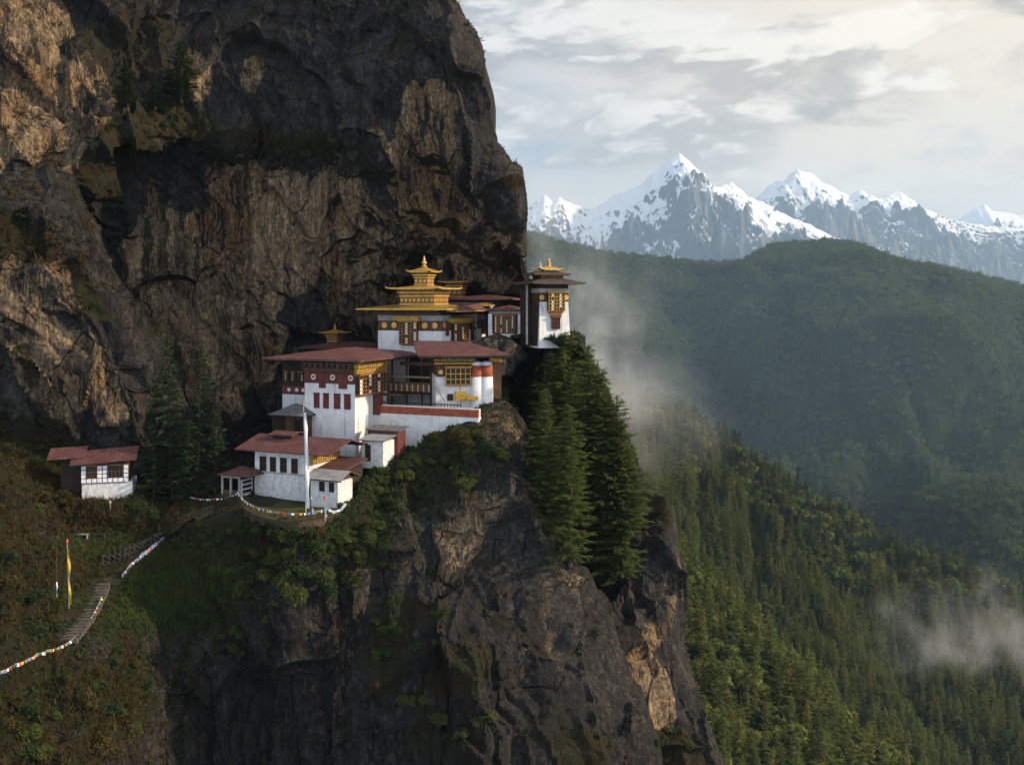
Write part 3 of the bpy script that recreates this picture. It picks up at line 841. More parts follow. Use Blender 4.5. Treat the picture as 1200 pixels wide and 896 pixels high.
class MB:
    def __init__(s):
        s.v, s.f, s.m = [], [], []

    def add(s, vs, fs, mi=0):
        b = len(s.v)
        s.v += [tuple(x) for x in vs]
        s.f += [tuple(b + i for i in f) for f in fs]
        s.m += [mi] * len(fs)
        return s

    def box(s, x0, x1, y0, y1, z0, z1, mi=0, tx=0.0, ty=0.0):
        vs = [(x0, y0, z0), (x1, y0, z0), (x1, y1, z0), (x0, y1, z0),
              (x0 + tx, y0 + ty, z1), (x1 - tx, y0 + ty, z1), (x1 - tx, y1 - ty, z1), (x0 + tx, y1 - ty, z1)]
        return s.add(vs, [(3, 2, 1, 0), (4, 5, 6, 7), (0, 1, 5, 4), (1, 2, 6, 5), (2, 3, 7, 6), (3, 0, 4, 7)], mi)

    def fb(s, face, off, u0, u1, o0, o1, z0, z1, mi=0):
        """box on a front wall (F, outward -y) or on a right-hand side wall (S, outward +x)"""
        if face == 'F':
            return s.box(u0, u1, off - o1, off - o0, z0, z1, mi)
        return s.box(off + o0, off + o1, u0, u1, z0, z1, mi)

    def lathe(s, x, y, prof, n=14, mi=0):
        b = len(s.v)
        vs = [(x + r * math.cos(2 * math.pi * k / n), y + r * math.sin(2 * math.pi * k / n), z) for r, z in prof for k in range(n)]
        fs = [(i * n + k, i * n + (k + 1) % n, (i + 1) * n + (k + 1) % n, (i + 1) * n + k) for i in range(len(prof) - 1) for k in range(n)]
        fs.append(tuple(range(n))[::-1])
        fs.append(tuple((len(prof) - 1) * n + k for k in range(n)))
        return s.add(vs, fs, mi)

    def disc(s, face, off, u, z, r, o0, o1, mi=0, n=14):
        ring = [(u + r * math.cos(2 * math.pi * k / n), z + r * math.sin(2 * math.pi * k / n)) for k in range(n)]
        vs = []
        for o in (o0, o1):
            for a, b in ring:
                vs.append((a, off - o, b) if face == 'F' else (off + o, a, b))
        fs = [(k, (k + 1) % n, n + (k + 1) % n, n + k) for k in range(n)] + [tuple(range(n, 2 * n)), tuple(range(n))[::-1]]
        return s.add(vs, fs, mi)

    def tube(s, pts, r, n=6, mi=0, r1=None):
        pts = [Vector(p) for p in pts]
        vs, fs = [], []
        for i, p in enumerate(pts):
            d = (pts[min(i + 1, len(pts) - 1)] - pts[max(i - 1, 0)]).normalized()
            a = d.orthogonal().normalized()
            b = d.cross(a)
            rr = r if r1 is None else r + (r1 - r) * i / (len(pts) - 1)
            for k in range(n):
                t = 2 * math.pi * k / n
                vs.append(p + a * rr * math.cos(t) + b * rr * math.sin(t))
        for i in range(len(pts) - 1):
            for k in range(n):
                fs.append((i * n + k, i * n + (k + 1) % n, (i + 1) * n + (k + 1) % n, (i + 1) * n + k))
        fs.append(tuple(range(n))[::-1])
        fs.append(tuple((len(pts) - 1) * n + k for k in range(n)))
        return s.add(vs, fs, mi)

    def roof(s, x0, x1, y0, y1, ze, rise, th, kind='hip', up=0.0, n=16, p=1.0, tilt=(0, 0)):
        """tiled slab with eaves at ze; side faces use slot 1, underside slot 2; corners curl up by up"""
        w, d = x1 - x0, y1 - y0
        b = len(s.v)
        for lay in (0, 1):
            for i in range(n + 1):
                for j in range(n + 1):
                    x, y = x0 + w * i / n, y0 + d * j / n
                    ex, ey = min(x - x0, x1 - x), min(y - y0, y1 - y)
                    if kind == 'hip':
                        t = min(ex, ey) / (min(w, d) / 2)
                    elif kind == 'gable':
                        t = ey / (d / 2)
                    elif kind == 'lean':
                        t = min((y - y0) / d, (x1 - x) / (w * .42))
                    elif kind == 'gabley':
                        t = ex / (w / 2)
                    else:
                        t = (y - y0) / d
                    cx, cyy = abs(2 * i / n - 1), abs(2 * j / n - 1)
                    z = ze + rise * max(t, 0) ** p + up * (cx * cyy) ** 5 + tilt[0] * (x - x0) + tilt[1] * (y - y0)
                    s.v.append((x, y, z - th * lay))
        N = (n + 1) * (n + 1)
        id_ = lambda i, j, l: b + l * N + i * (n + 1) + j
        for i in range(n):
            for j in range(n):
                s.f.append((id_(i, j, 0), id_(i + 1, j, 0), id_(i + 1, j + 1, 0), id_(i, j + 1, 0)))
                s.m.append(0)
                s.f.append((id_(i, j + 1, 1), id_(i + 1, j + 1, 1), id_(i + 1, j, 1), id_(i, j, 1)))
                s.m.append(2)
        for i in range(n):
            for j, fl in ((0, 0), (n, 1)):
                q = (id_(i, j, 1), id_(i + 1, j, 1), id_(i + 1, j, 0), id_(i, j, 0))
                s.f.append(q[::-1] if fl else q)
                s.m.append(1)
            for k, fl in ((0, 1), (n, 0)):
                q = (id_(k, i, 1), id_(k, i + 1, 1), id_(k, i + 1, 0), id_(k, i, 0))
                s.f.append(q[::-1] if fl else q)
                s.m.append(1)
        return s

    def build(s, name, mats, parent=None, loc=None, smooth=False):
        me = bpy.data.meshes.new(name)
        me.from_pydata([tuple(v) for v in s.v], [], s.f)
        for m in (mats if isinstance(mats, (list, tuple)) else [mats]):
            me.materials.append(M[m] if isinstance(m, str) else m)
        me.polygons.foreach_set('material_index', s.m)
        if smooth:
            me.polygons.foreach_set('use_smooth', [True] * len(s.f))
        me.update()
        return link(name, me, parent, loc)


class Fr:
    """a building's own frame: origin at its front right-hand corner; px() finds where a wall shows at a photo column"""

    def __init__(s, px, py, Y, deg):
        s.O = np.array(P(px, py, Y))
        s.rot = math.radians(deg)
        c, n = math.cos(s.rot), math.sin(s.rot)
        s.ex, s.ey = np.array([c, n]), np.array([-n, c])

    def x(s, px, ly=0.0):
        r = np.array([(px - 600) / F, 1.0])
        t = (ly + s.ey @ s.O[:2]) / (s.ey @ r)
        return float(s.ex @ (t * r - s.O[:2]))

    def y(s, px, lx=0.0):
        r = np.array([(px - 600) / F, 1.0])
        t = (lx + s.ex @ s.O[:2]) / (s.ex @ r)
        return float(s.ey @ (t * r - s.O[:2]))

    def z(s, py, lx=0.0, ly=0.0):
        Y = s.O[1] + s.ex[1] * lx + s.ey[1] * ly
        return float((HZ - py) / F * Y - s.O[2])

    def root(s, name, label, cat, group=None):
        return thing(name, label, cat, tuple(s.O), s.rot, group)


def rabsel(parent, face, off, u0, u1, z0, z1, out, cols, rows, pale=0.5, frame='wood', corbel=True, seed=1, pane='cream'):
    """projecting timber window of small panes, standing on carved corbels"""
    rnd = random.Random(seed)
    m = MB()
    m.fb(face, off, u0, u1, 0.0, out, z0, z1, 0)
    t = 0.095
    cw, ch = (u1 - u0) / cols, (z1 - z0) / rows
    for c in range(cols + 1):
        a = u0 + c * cw
        m.fb(face, off, max(u0 - .03, a - t / 2), min(u1 + .03, a + t / 2), out + .002, out + .09, z0 - .02, z1 + .02, 1)
    for r in range(rows + 1):
        a = z0 + r * ch
        m.fb(face, off, u0 - .05, u1 + .05, out + .004, out + .07, a - t / 2, a + t / 2, 1)
    m.fb(face, off, u0 - .12, u1 + .12, 0.004, out + .18, z1, z1 + .16, 2)
    m.fb(face, off, u0 - .2, u1 + .2, 0.006, out + .30, z1 + .16, z1 + .28, 1)
    if corbel:
        k = max(3, int((u1 - u0) / .35))
        for i in range(k):
            a = u0 + (u1 - u0) * (i + .5) / k
            m.fb(face, off, a - .07, a + .07, 0.0, out * .8, z0 - .22, z0 - .021, 1)
        m.fb(face, off, u0 - .06, u1 + .06, 0.0, out + .1, z0 - .02, z0 + .10, 2)
    w = m.build('window', ['darkwood', frame, 'orangewood'], parent)
    # one sheet of panes behind the bars: paper-white columns among dark ones
    s = MB()
    lo = rnd.randrange(3)
    step = 3 if pale < .5 else 2
    for c in range(cols):
        for r in range(rows):
            light = pale > 0 and (c + lo) % step == 0 and (r + c) % 5 != 4
            b0 = len(s.v)
            a0, a1 = u0 + c * cw, u0 + (c + 1) * cw
            c0, c1 = z0 + r * ch, z0 + (r + 1) * ch
            o = out + .012
            if face == 'F':
                s.v += [(a0, off - o, c0), (a1, off - o, c0), (a1, off - o, c1), (a0, off - o, c1)]
            else:
                s.v += [(off + o, a0, c0), (off + o, a1, c0), (off + o, a1, c1), (off + o, a0, c1)]
            s.f.append((b0, b0 + 1, b0 + 2, b0 + 3))
            s.m.append(1 if light else 0)
    weld(s).build('pane', ['glass', pane], w)
    return w


def weld(s):
    idx, nv, mp = {}, [], []
    for v_ in s.v:
        k_ = tuple(round(q, 5) for q in v_)
        if k_ not in idx:
            idx[k_] = len(nv)
            nv.append(v_)
        mp.append(idx[k_])
    s.v = nv
    s.f = [tuple(mp[i] for i in f_) for f_ in s.f]
    return s


def shutter_window(parent, face, off, u0, u1, z0, z1, mat='maroon', frame='maroon', name='window'):
    m = MB()
    t = .07
    m.fb(face, off, u0, u0 + t, 0, .09, z0, z1).fb(face, off, u1 - t, u1, 0, .09, z0, z1)
    m.fb(face, off, u0 + t, u1 - t, 0, .09, z1 - t, z1).fb(face, off, u0 + t, u1 - t, 0, .09, z0, z0 + t)
    m.fb(face, off, u0 - .08, u1 + .08, 0, .16, z1, z1 + .09)
    w = m.build(name, frame, parent)
    s = MB()
    h = (u0 + u1) / 2
    s.fb(face, off, u0 + t, h - .015, 0, .05, z0 + t, z1 - t).fb(face, off, h + .015, u1 - t, 0, .05, z0 + t, z1 - t)
    s.build('shutter', mat, w)
    return w


def glass_window(parent, face, off, u0, u1, z0, z1, frame='wood', cols=2, rows=3):
    m = MB()
    t = .07
    m.fb(face, off, u0, u0 + t, 0, .10, z0, z1).fb(face, off, u1 - t, u1, 0, .10, z0, z1)
    m.fb(face, off, u0 + t, u1 - t, 0, .10, z1 - t, z1).fb(face, off, u0 + t, u1 - t, 0, .10, z0, z0 + t)
    for c in range(1, cols):
        a = u0 + (u1 - u0) * c / cols
        m.fb(face, off, a - .025, a + .025, 0, .08, z0 + t, z1 - t)
    for r in range(1, rows):
        a = z0 + (z1 - z0) * r / rows
        m.fb(face, off, u0 + t, u1 - t, 0, .07, a - .025, a + .025)
    w = m.build('window', frame, parent)
    MB().fb(face, off, u0 + t, u1 - t, 0.002, .03, z0 + t, z1 - t).build('pane', 'glass', w)
    return w


def cornice(parent, face, off, u0, u1, z0, z1, out, mats=('wood', 'ochre', 'darkwood'), pitch=.42, name='cornice'):
    """stacked timber beams with rows of beam ends between them"""
    m = MB()
    h = z1 - z0
    m.fb(face, off, u0, u1, 0, out * .45, z0, z0 + h * .26, 1)
    m.fb(face, off, u0 - .05, u1 + .05, 0, out * .55, z0 + h * .26, z0 + h * .36, 2)
    k = max(2, int((u1 - u0) / pitch))
    for i in range(k):
        a = u0 + (u1 - u0) * (i + .5) / k
        m.fb(face, off, a - pitch * .24, a + pitch * .24, 0, out * .8, z0 + h * .36, z0 + h * .60, 0)
    m.fb(face, off, u0 - .1, u1 + .1, 0, out * .85, z0 + h * .60, z0 + h * .72, 1)
    for i in range(k):
        a = u0 + (u1 - u0) * (i + .5) / k
        m.fb(face, off, a - pitch * .2, a + pitch * .2, 0, out, z0 + h * .72, z0 + h, 2)
    return m.build(name, list(mats), parent)


def finial(parent, x, y, z, h, mat='gold'):
    r = h * .16
    prof = [(r * 1.5, 0), (r * 1.7, .05), (r * .9, .12), (r * .7, .2), (r * 1.35, .30), (r * 1.5, .38), (r * .9, .48), (r * .45, .54),
            (r * .85, .60), (r * .75, .67), (r * .3, .74), (r * .5, .80), (r * .28, .88), (r * .05, 1.0)]
    return MB().lathe(x, y, [(a, z + b * h) for a, b in prof], 12).build('finial', mat, parent, smooth=True)


def lantern(parent, cx, cyy, z, w, d, hb, ro, rh, th, mat='gold', up=.25, seed=0):
    """one gilded tier: panelled body, flared cornice and roof, returns z of its top"""
    m = MB()
    m.box(cx - w / 2, cx + w / 2, cyy - d / 2, cyy + d / 2, z, z + hb, 0)
    k = max(3, int(w / .75))
    for face, off, u, L in (('F', cyy - d / 2, cx, w), ('S', cx + w / 2, cyy, d)):
        for i in range(k):
            a = u - L / 2 + L * (i + .5) / k
            m.disc(face, off, a, z + hb * .30, min(hb * .17, L / k * .36), 0, .09, 1, 10)
            m.fb(face, off, a - L / k * .46, a - L / k * .40, 0, .07, z + hb * .08, z + hb * .5, 2)
        m.fb(face, off, u - L / 2 - .05, u + L / 2 + .05, 0, .10, z, z + hb * .08, 1)
        m.fb(face, off, u - L / 2 - .12, u + L / 2 + .12, 0.001, .16, z + hb * .50, z + hb * .58, 1)
        kk = int(L / .34)
        for i in range(kk):
            a = u - L / 2 + L * (i + .5) / kk
            m.fb(face, off, a - .09, a + .09, 0, .22, z + hb * .58, z + hb * .70, 2)
        m.fb(face, off, u - L / 2 - .25, u + L / 2 + .25, 0.001, .34, z + hb * .70, z + hb * .80, 1)
        m.fb(face, off, u - L / 2 - .36, u + L / 2 + .36, 0.001, .5, z + hb * .88, z + hb, 2)
    m.build('lantern_tier', ['orangewood', 'gold', 'golddull'] if mat == 'gold' else ['wood', 'golddull', 'orangewood'], parent)
    MB().roof(cx - w / 2 - ro, cx + w / 2 + ro, cyy - d / 2 - ro, cyy + d / 2 + ro, z + hb + .04, rh, th, 'hip', up, 16, 1.25).build(
        'lantern_roof', [mat, mat, 'golddull'], parent)
    return z + hb + .04 + rh


# ------------------------------------------------------------------ lower temple with the white tower
f = Fr(416, 533, 148, -23)
LT = f.root('lower_temple', 'long white monastery building with red tin roof, white tower and open gallery', 'temple')
xl = f.x(357)
zt = f.z(421)
yd = f.y(453, 0.0)
zb = f.z(487, 0, f.y(437))
w = MB()
w.box(xl, 0, 0, yd, -3, zt, 0)                                     # tower
w.build('wall', 'white', LT)
# painted band with medallions under the eaves, dropping between the beams
z0, z1 = f.z(450.5), f.z(436)
b = MB()
b.fb('F', 0, xl - .03, .03, 0, .05, z0, z1).fb('S', 0, 0, yd * .18, 0, .05, z0, z1)
for a, c in ((374, 382), (397, 407)):
    b.fb('F', 0, f.x(a), f.x(c), .051, .10, f.z(456), z1 - .1)
b.build('painted_band', 'maroon', LT)
for px_ in (367.5, 390, 411):
    MB().disc('F', 0, f.x(px_), f.z(443), .42, .05, .085, 0).disc('F', 0, f.x(px_), f.z(443), .2, .085, .10, 1).build('medallion', ['cream', 'maroon'], LT)
cornice(LT, 'F', 0, xl, 0, z1, zt - .1, .9, ('wood', 'wood', 'darkwood'), .9)
for a, c in ((368, 374.5), (379, 385.5), (391.5, 399), (403.5, 411)):
    shutter_window(LT, 'F', 0, f.x(a), f.x(c), f.z(480), f.z(462.5))
# upper windows on the tower's right-hand side
ya, yb = f.y(421, .7), f.y(452, .7)
rabsel(LT, 'S', 0, ya, yb, f.z(460, 0, 4), f.z(438, 0, 4), .75, 9, 5, .30, 'orangewood', True, 4)
p_ = MB()
p_.fb('S', 0, ya - .2, yb + .5, 0, .5, f.z(436, 0, 4), f.z(429.5, 0, 4))
p_.fb('S', 0, ya - .3, yb + .8, 0.001, .8, f.z(429.5, 0, 4), f.z(421.5, 0, 4))
for i in range(14):
    a = ya + (yb - ya) * (i + .5) / 14
    p_.fb('S', 0, a - .05, a + .05, .801, .9, f.z(429, 0, 4), f.z(422, 0, 4), 1)
    p_.fb('S', 0, a - .05, a + .05, .501, .58, f.z(435.5, 0, 4), f.z(430, 0, 4), 1)
p_.build('yellow_frieze', ['ochre', 'golddull'], LT)
# left wing, set back and dark under the eave
xw = f.x(331, 3.0)
MB().box(xw, xl - .002, 3.0, 12, -3, f.z(463, xl, 3), 0).build('wing_wall', 'white', LT)
MB().box(xw, xl - .002, 2.9, 12, f.z(463, xl, 3), f.z(453, xl, 3), 0).build('painted_band', 'maroon', LT)
MB().box(xw, xl - .002, 2.95, 12, f.z(453, xl, 3), f.z(424, xl, 3), 0).build('wing_timber', 'darkwood', LT)
for a, c in ((334, 338), (342, 346), (350.5, 355.5)):
    rabsel(LT, 'F', 2.95, f.x(a, 2.9), f.x(c, 2.9), f.z(447, xl, 3), f.z(437, xl, 3), .12, 2, 4, .75, 'wood', False, a)
for a in (338.5, 347.5, 355):
    MB().disc('F', 2.9, f.x(a, 2.85), f.z(457.5, xl, 3), .3, 0, .04).build('medallion', 'cream', LT)
# big shallow roof
zr = f.z(421.5, 0, -1)
MB().roof(f.x(316, 0) - .2, 2.0, -1.7, 19.5, zr, 1.25, .28, 'hip', .0, 22, .9).build('roof', ['redroof', 'maroonroof', 'darkwood'], LT)
# beams carrying the eave
bm_ = MB()
for i in range(15):
    a = xw + (0.6 - xw) * i / 14
    bm_.box(a - .1, a + .1, -1.5, 3.2, zr - .5, zr - .29)
for i in range(12):
    a = 1 + i * 1.5
    bm_.box(-2, 1.8, a - .1, a + .1, zr - .52, zr - .292)
bm_.build('eave_beam', 'darkwood', LT)

# terrace wall in front of the gallery
yt = f.y(437.5)
xt = f.x(561, yt)
zf = f.z(476, xt * .4, yt)
tz = f.z(485.5, xt * .4, yt)
MB().box(.002, xt, yt, yd + 9, -4, tz, 0).build('terrace_wall', 'white', LT)
MB().box(.002, f.x(560, yt), yt - .08, yt + .45, tz, f.z(478, xt * .5, yt), 0).build('parapet', 'redband', LT)
MB().box(.003, f.x(560, yt), yt + .452, yt + .9, tz, zf, 0).build('parapet_coping', 'white', LT)
MB().box(.05, 1.2, yt - .2, yt + .9, tz - .3, f.z(462, 0, yt)).build('gate_post', 'maroon', LT)
# gallery: back wall, posts, balcony and stair
yg = yd + 7.0
xg = f.x(512, yg)
MB().box(-.5, xg + 3.0, yg, yg + 1.2, tz, zt - .3, 0).build('gallery_wall', 'white', LT)
MB().box(.1, xg + 1.0, yg - .14, yg - .002, f.z(452, xg / 2, yg), zt - .3, 0).build('gallery_timber', 'darkwood', LT)
xb0, xb1 = f.x(457, yg - 3), f.x(504, yg - 3)
zb0, zb1, zb2 = f.z(458.5, xb0, yg - 3), f.z(448, xb0, yg - 3), f.z(439, xb0, yg - 3)
m = MB()
m.box(xb0, xb1, yg - 3.0, yg - .2, zb0 - .25, zb0, 0)
m.box(xb0, xb1, yg - 3.0, yg - 2.85, zb0, zb1, 1)
k = 22
for i in range(k):
    a = xb0 + (xb1 - xb0) * (i + .5) / k
    m.box(a - .1, a + .1, yg - 3.06, yg - 3.002, zb0 + .15, zb1 - .15, 2 if i % 3 else 3)
    m.box(a - .06, a + .06, yg - 3.05, yg - 3.002, zb1 + .85, zb1 + 1.1, 3)
m.box(xb0 - .05, xb1 + .05, yg - 3.1, yg - 2.8, zb1, zb1 + .12, 2)
m.box(xb0 - .05, xb1 + .05, yg - 3.0, yg - 2.84, zb1 + .8, zb1 + 1.15, 1)
m.build('balcony', ['darkwood', 'wood', 'orangewood', 'cream'], LT)
for px_ in (459, 476, 494, 504):
    a = f.x(px_, yg - 2.9)
    MB().box(a - .12, a + .12, yg - 2.84, yg - 2.6, tz, zt - .2).build('post', 'wood', LT)
MB().box(.2, xg + 1.5, yg - 3.2, yg - 2.9, f.z(428, xg / 2, yg - 3), f.z(424, xg / 2, yg - 3)).build('cornice_beam', 'wood', LT)
MB().box(.05, f.x(472, yt + 2), yt + 1.6, yt + 2.6, f.z(463.5, 2, yt + 2), f.z(461, 2, yt + 2)).build('porch_roof', 'wood', LT)
for px_ in (447, 457):
    a = f.x(px_, yt + 1.7)
    MB().box(a - .1, a + .1, yt + 1.7, yt + 1.9, tz, f.z(463.5, 2, yt + 2)).build('post', 'cream' if px_ == 447 else 'wood', LT)
rl = MB()
for i in range(26):
    a = .8 + (f.x(540, yt + 1.2) - .8) * i / 25
    rl.box(a - .05, a + .05, yt + 1.1, yt + 1.2, tz, zf + .45)
rl.box(.8, f.x(540, yt + 1.2), yt + 1.08, yt + 1.22, zf + .3, zf + .42)
rl.build('railing', 'darkwood', LT)

# ------------------------------------------------------------------ right-hand wing: own roof, bay window, twin buttresses
f = Fr(552, 478, 151.5, 9)
RW = f.root('chapel_wing', 'white chapel with small red roof and two red topped round buttresses', 'temple')
xa = f.x(511)
ze = f.z(416)
MB().box(xa, .6, 0, 10, -5, f.z(440), 0).build('wall', 'white', RW)
MB().box(xa, .6, -.02, 10, f.z(440), f.z(427), 0).build('painted_band', 'maroon', RW)
cornice(RW, 'F', 0, xa - .3, f.x(556), f.z(426.5), f.z(418), .8, ('ochre', 'ochre', 'darkwood'), .4)
rabsel(RW, 'F', 0, f.x(522), f.x(550.5), f.z(450), f.z(431), .7, 5, 3, .0, 'ochre', True, 9)
MB().fb('F', 0, f.x(511.5), f.x(520.5), .03, .1, f.z(441), f.z(430)).build('painted_panel', 'wood', RW)
MB().disc('F', 0, f.x(516.3), f.z(435.5), .34, .1, .14).build('medallion', 'gold', RW)
for c, r in ((558.2, .98), (570.5, .92)):
    a = f.x(c, .2)
    zt_, zm_ = f.z(428, a, 0), f.z(441, a, 0)
    MB().lathe(a, .25, [(r * 1.3, -5), (r * 1.12, 0), (r * .97, zm_)], 18).build('buttress', 'white', RW, smooth=True)
    MB().lathe(a, .25, [(r * .99, zm_), (r * 1.0, zm_ + .1), (r * .95, zt_)], 18).build('buttress_band', 'redband', RW, smooth=True)
    MB().lathe(a, .25, [(r * .9, zt_), (r * .86, zt_ + .45), (r * .35, f.z(423, a, 0))], 18).build('buttress_cap', 'white', RW, smooth=True)
MB().box(.6, f.x(577), 1.2, 9, -5, f.z(440)).build('wall', 'white', RW)
MB().box(f.x(577) + .002, f.x(588, 1.5), 1.8, 8, f.z(470), f.z(421)).build('side_wall', 'wood', RW)
MB().box(f.x(574, .5), f.x(589, .5), .6, 1.5, f.z(424.5), f.z(420)).build('cornice', 'ochre', RW)
MB().roof(f.x(489, -1.2), f.x(599, -1.2), -1.8, 9.2, ze, 1.75, .26, 'lean', .12, 22, .9).build('roof', ['redroof', 'darkwood', 'darkwood'], RW)
MB().fb('F', 0, f.x(533), f.x(546), .0, 1.0, f.z(468.5), f.z(458.5)).fb('F', 0, f.x(546.2), f.x(559), .0, 1.3, f.z(467.5), f.z(463.5)).build('carved_ledge', 'ochre', RW)
glass_window(RW, 'F', 0, f.x(524), f.x(531), f.z(469), f.z(461))
pts = (f.x(508.5, -.5), -.5, f.z(448.5)), (f.x(523, -1.3), -1.3, f.z(471.5))
st = MB()
for s_ in (-.4, .4):
    st.tube([(pts[0][0], pts[0][1] + s_, pts[0][2]), (pts[1][0], pts[1][1] + s_, pts[1][2])], .11, 4)
    st.tube([(pts[0][0], pts[0][1] + s_, pts[0][2] + .8), (pts[1][0], pts[1][1] + s_, pts[1][2] + .8)], .05, 4)
for i in range(12):
    t = (i + .5) / 12
    c = [pts[0][j] + (pts[1][j] - pts[0][j]) * t for j in range(3)]
    st.box(c[0] - .13, c[0] + .13, c[1] - .4, c[1] + .4, c[2] - .04, c[2] + .03)
st.build('stair', 'pole', RW)

# ------------------------------------------------------------------ upper temple with the gilded roofs
f = Fr(518, 410, 161, -23)
UT = f.root('upper_temple', 'white temple with wide golden eaves and two gilded lantern tiers above', 'temple')
xl = f.x(443)
yS = f.y(577)
zb_, zt_ = f.z(388), f.z(366)
MB().box(xl, 0, 0, yS, -9, zb_).build('wall', 'white', UT)
MB().box(xl - .02, .02, -.02, yS, zb_, f.z(376)).build('painted_band', 'wood', UT)
MB().box(xl - .02, .02, -.02, yS, f.z(376), f.z(369.5)).build('upper_wall', 'greyroof', UT)
MB().box(xl + .4, -.4, .4, yS, f.z(369.5), zt_ + .3).build('attic', 'darkwood', UT)
for px_ in (450.5, 462, 498, 509.5):
    MB().disc('F', -.02, f.x(px_), f.z(381.5), .50, 0, .06, 0, 8).build('medallion', 'gold', UT)
MB().disc('S', .02, f.y(520.5), f.z(381), .55, 0, .06, 0, 8).build('medallion', 'gold', UT)
shutter_window(UT, 'S', 0, f.y(522), f.y(526), f.z(394), f.z(384))
rabsel(UT, 'F', 0, f.x(470), f.x(490), f.z(403.5), f.z(378), .55, 6, 7, .33, 'orangewood', True, 12)
MB().fb('F', 0, f.x(463), f.x(493), .02, .85, f.z(376), f.z(371)).build('window_hood', 'ochre', UT)
ya, yb = f.y(532.5, .6), f.y(549, .6)
rabsel(UT, 'S', 0, ya, yb, f.z(404.5, 0, 5), f.z(379.5, 0, 5), .6, 6, 7, .35, 'orangewood', True, 3)
MB().fb('S', 0, ya - 1.0, yb + .9, .02, 1.1, f.z(377.5, 0, 5), f.z(372.5, 0, 5)).build('window_hood', 'ochre', UT)
rabsel(UT, 'S', 0, f.y(551.5), f.y(556), f.z(398, 0, 11), f.z(379, 0, 11), .2, 2, 5, .4, 'wood', False, 5)
glass_window(UT, 'S', 0, f.y(564), f.y(569.5), f.z(391, 0, 17), f.z(374, 0, 17), 'wood', 2, 4)
zr = f.z(361.5, xl / 2, -1.8)
MB().roof(f.x(417, -1.8), 1.8, -1.9, 13, zr, 1.2, .22, 'hip', .0, 18, 1.2).build('roof', ['golddull', 'gold', 'darkwood'], UT)
MB().roof(.3, 2.6, 1.0, yS + .5, f.z(364, 0, 4) , .9, .14, 'hip', .0, 10).build('side_eave', ['maroonroof', 'gold', 'darkwood'], UT)
MB().roof(.1, 2.2, 3.0, yS + .5, f.z(369.5, 0, 6), .5, .14, 'hip', .0, 10).build('side_eave', ['maroonroof', 'maroonroof', 'darkwood'], UT)
cornice(UT, 'F', .4, xl + .4, -.4, f.z(369.4), zr - .25, 1.5, ('wood', 'darkwood', 'orangewood'), .5)
# lantern: centred over the hall
cx_, cy_ = f.x(497, 4.6), 4.6
zl = zr + .55
wd = (f.x(521, 2) - f.x(471, 2)) * .80
top = lantern(UT, cx_, cy_, zl, wd, wd * .82, f.z(338, cx_, cy_) - zl, 1.75, .62, .20, 'gold', .22)
zl2 = top - .1
w2 = 2.3
top = lantern(UT, cx_, cy_, zl2, w2, w2, f.z(318.5, cx_, cy_) - zl2, 1.05, .85, .16, 'gold', .30)
finial(UT, cx_, cy_, top - .1, f.z(299, cx_, cy_) - top + .1)

# ------------------------------------------------------------------ rear temple: maroon roof and a second gilded lantern
f = Fr(577, 405, 176, -14)
RT = f.root('rear_temple', 'low temple with maroon roof and small gilded lantern, behind the golden upper temple', 'temple')
xl = f.x(522)
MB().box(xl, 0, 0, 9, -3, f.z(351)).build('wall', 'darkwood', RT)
MB().box(xl - .1, .1, -.12, -.002, f.z(357), f.z(354)).build('cornice', 'pole', RT)
zr = f.z(350)
MB().roof(f.x(519, -1.5), f.x(601, -1.5), -1.6, 10, zr, .8, .22, 'hip', .1, 16).build('roof', ['maroonroof', 'maroonroof', 'darkwood'], RT)
cx_ = f.x(535, 3)
top = lantern(RT, cx_, 3, zr + .3, 2.6, 2.4, f.z(330.5, cx_, 3) - zr - .3, 1.35, .5, .16, 'golddull', .2)
finial(RT, cx_, 3, top - .1, f.z(314.5, cx_, 3) - top + .1, 'golddull')
MB().roof(f.x(556, -4), f.x(577, -4), -5.5, -2.5, f.z(357.5, -3, -4), .45, .16, 'hip', .1, 8).build('porch_roof', ['golddull', 'gold', 'darkwood'], RT)
for px_ in (557.5, 575.5):
    a = f.x(px_, -4)
    MB().box(a - .2, a + .2, -4.4, -3.9, -3, f.z(358, -3, -4)).build('post', 'white', RT)

# ------------------------------------------------------------------ link hall with lattice front
f = Fr(617, 393, 168, -6)
LH = f.root('link_hall', 'low dark hall with lattice window front on a rock ledge, left of the corner tower', 'hall')
xl = f.x(574)
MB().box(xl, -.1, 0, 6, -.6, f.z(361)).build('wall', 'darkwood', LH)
MB().roof(f.x(571, -1.2), f.x(616, -1.2), -1.3, 7, f.z(362.5), .7, .18, 'hip', .0, 12).build('roof', ['maroonroof', 'maroonroof', 'darkwood'], LH)
MB().fb('F', 0, xl, f.x(610), 0, .35, f.z(367.5), f.z(364.5)).build('beam', 'pole', LH)
rabsel(LH, 'F', 0, f.x(580), f.x(604), f.z(389.5), f.z(370), .3, 11, 4, .10, 'orangewood', False, 8, 'cream')
for a, c in ((607, 610.8), (572.5, 577)):
    MB().fb('F', 0, f.x(a), f.x(c), .0, .45, -.5, f.z(367.6)).build('pillar', 'white', LH)
MB().fb('F', 0, f.x(575), f.x(612), .3, .8, -.4, f.z(391)).build('plinth', 'brickwhite', LH)

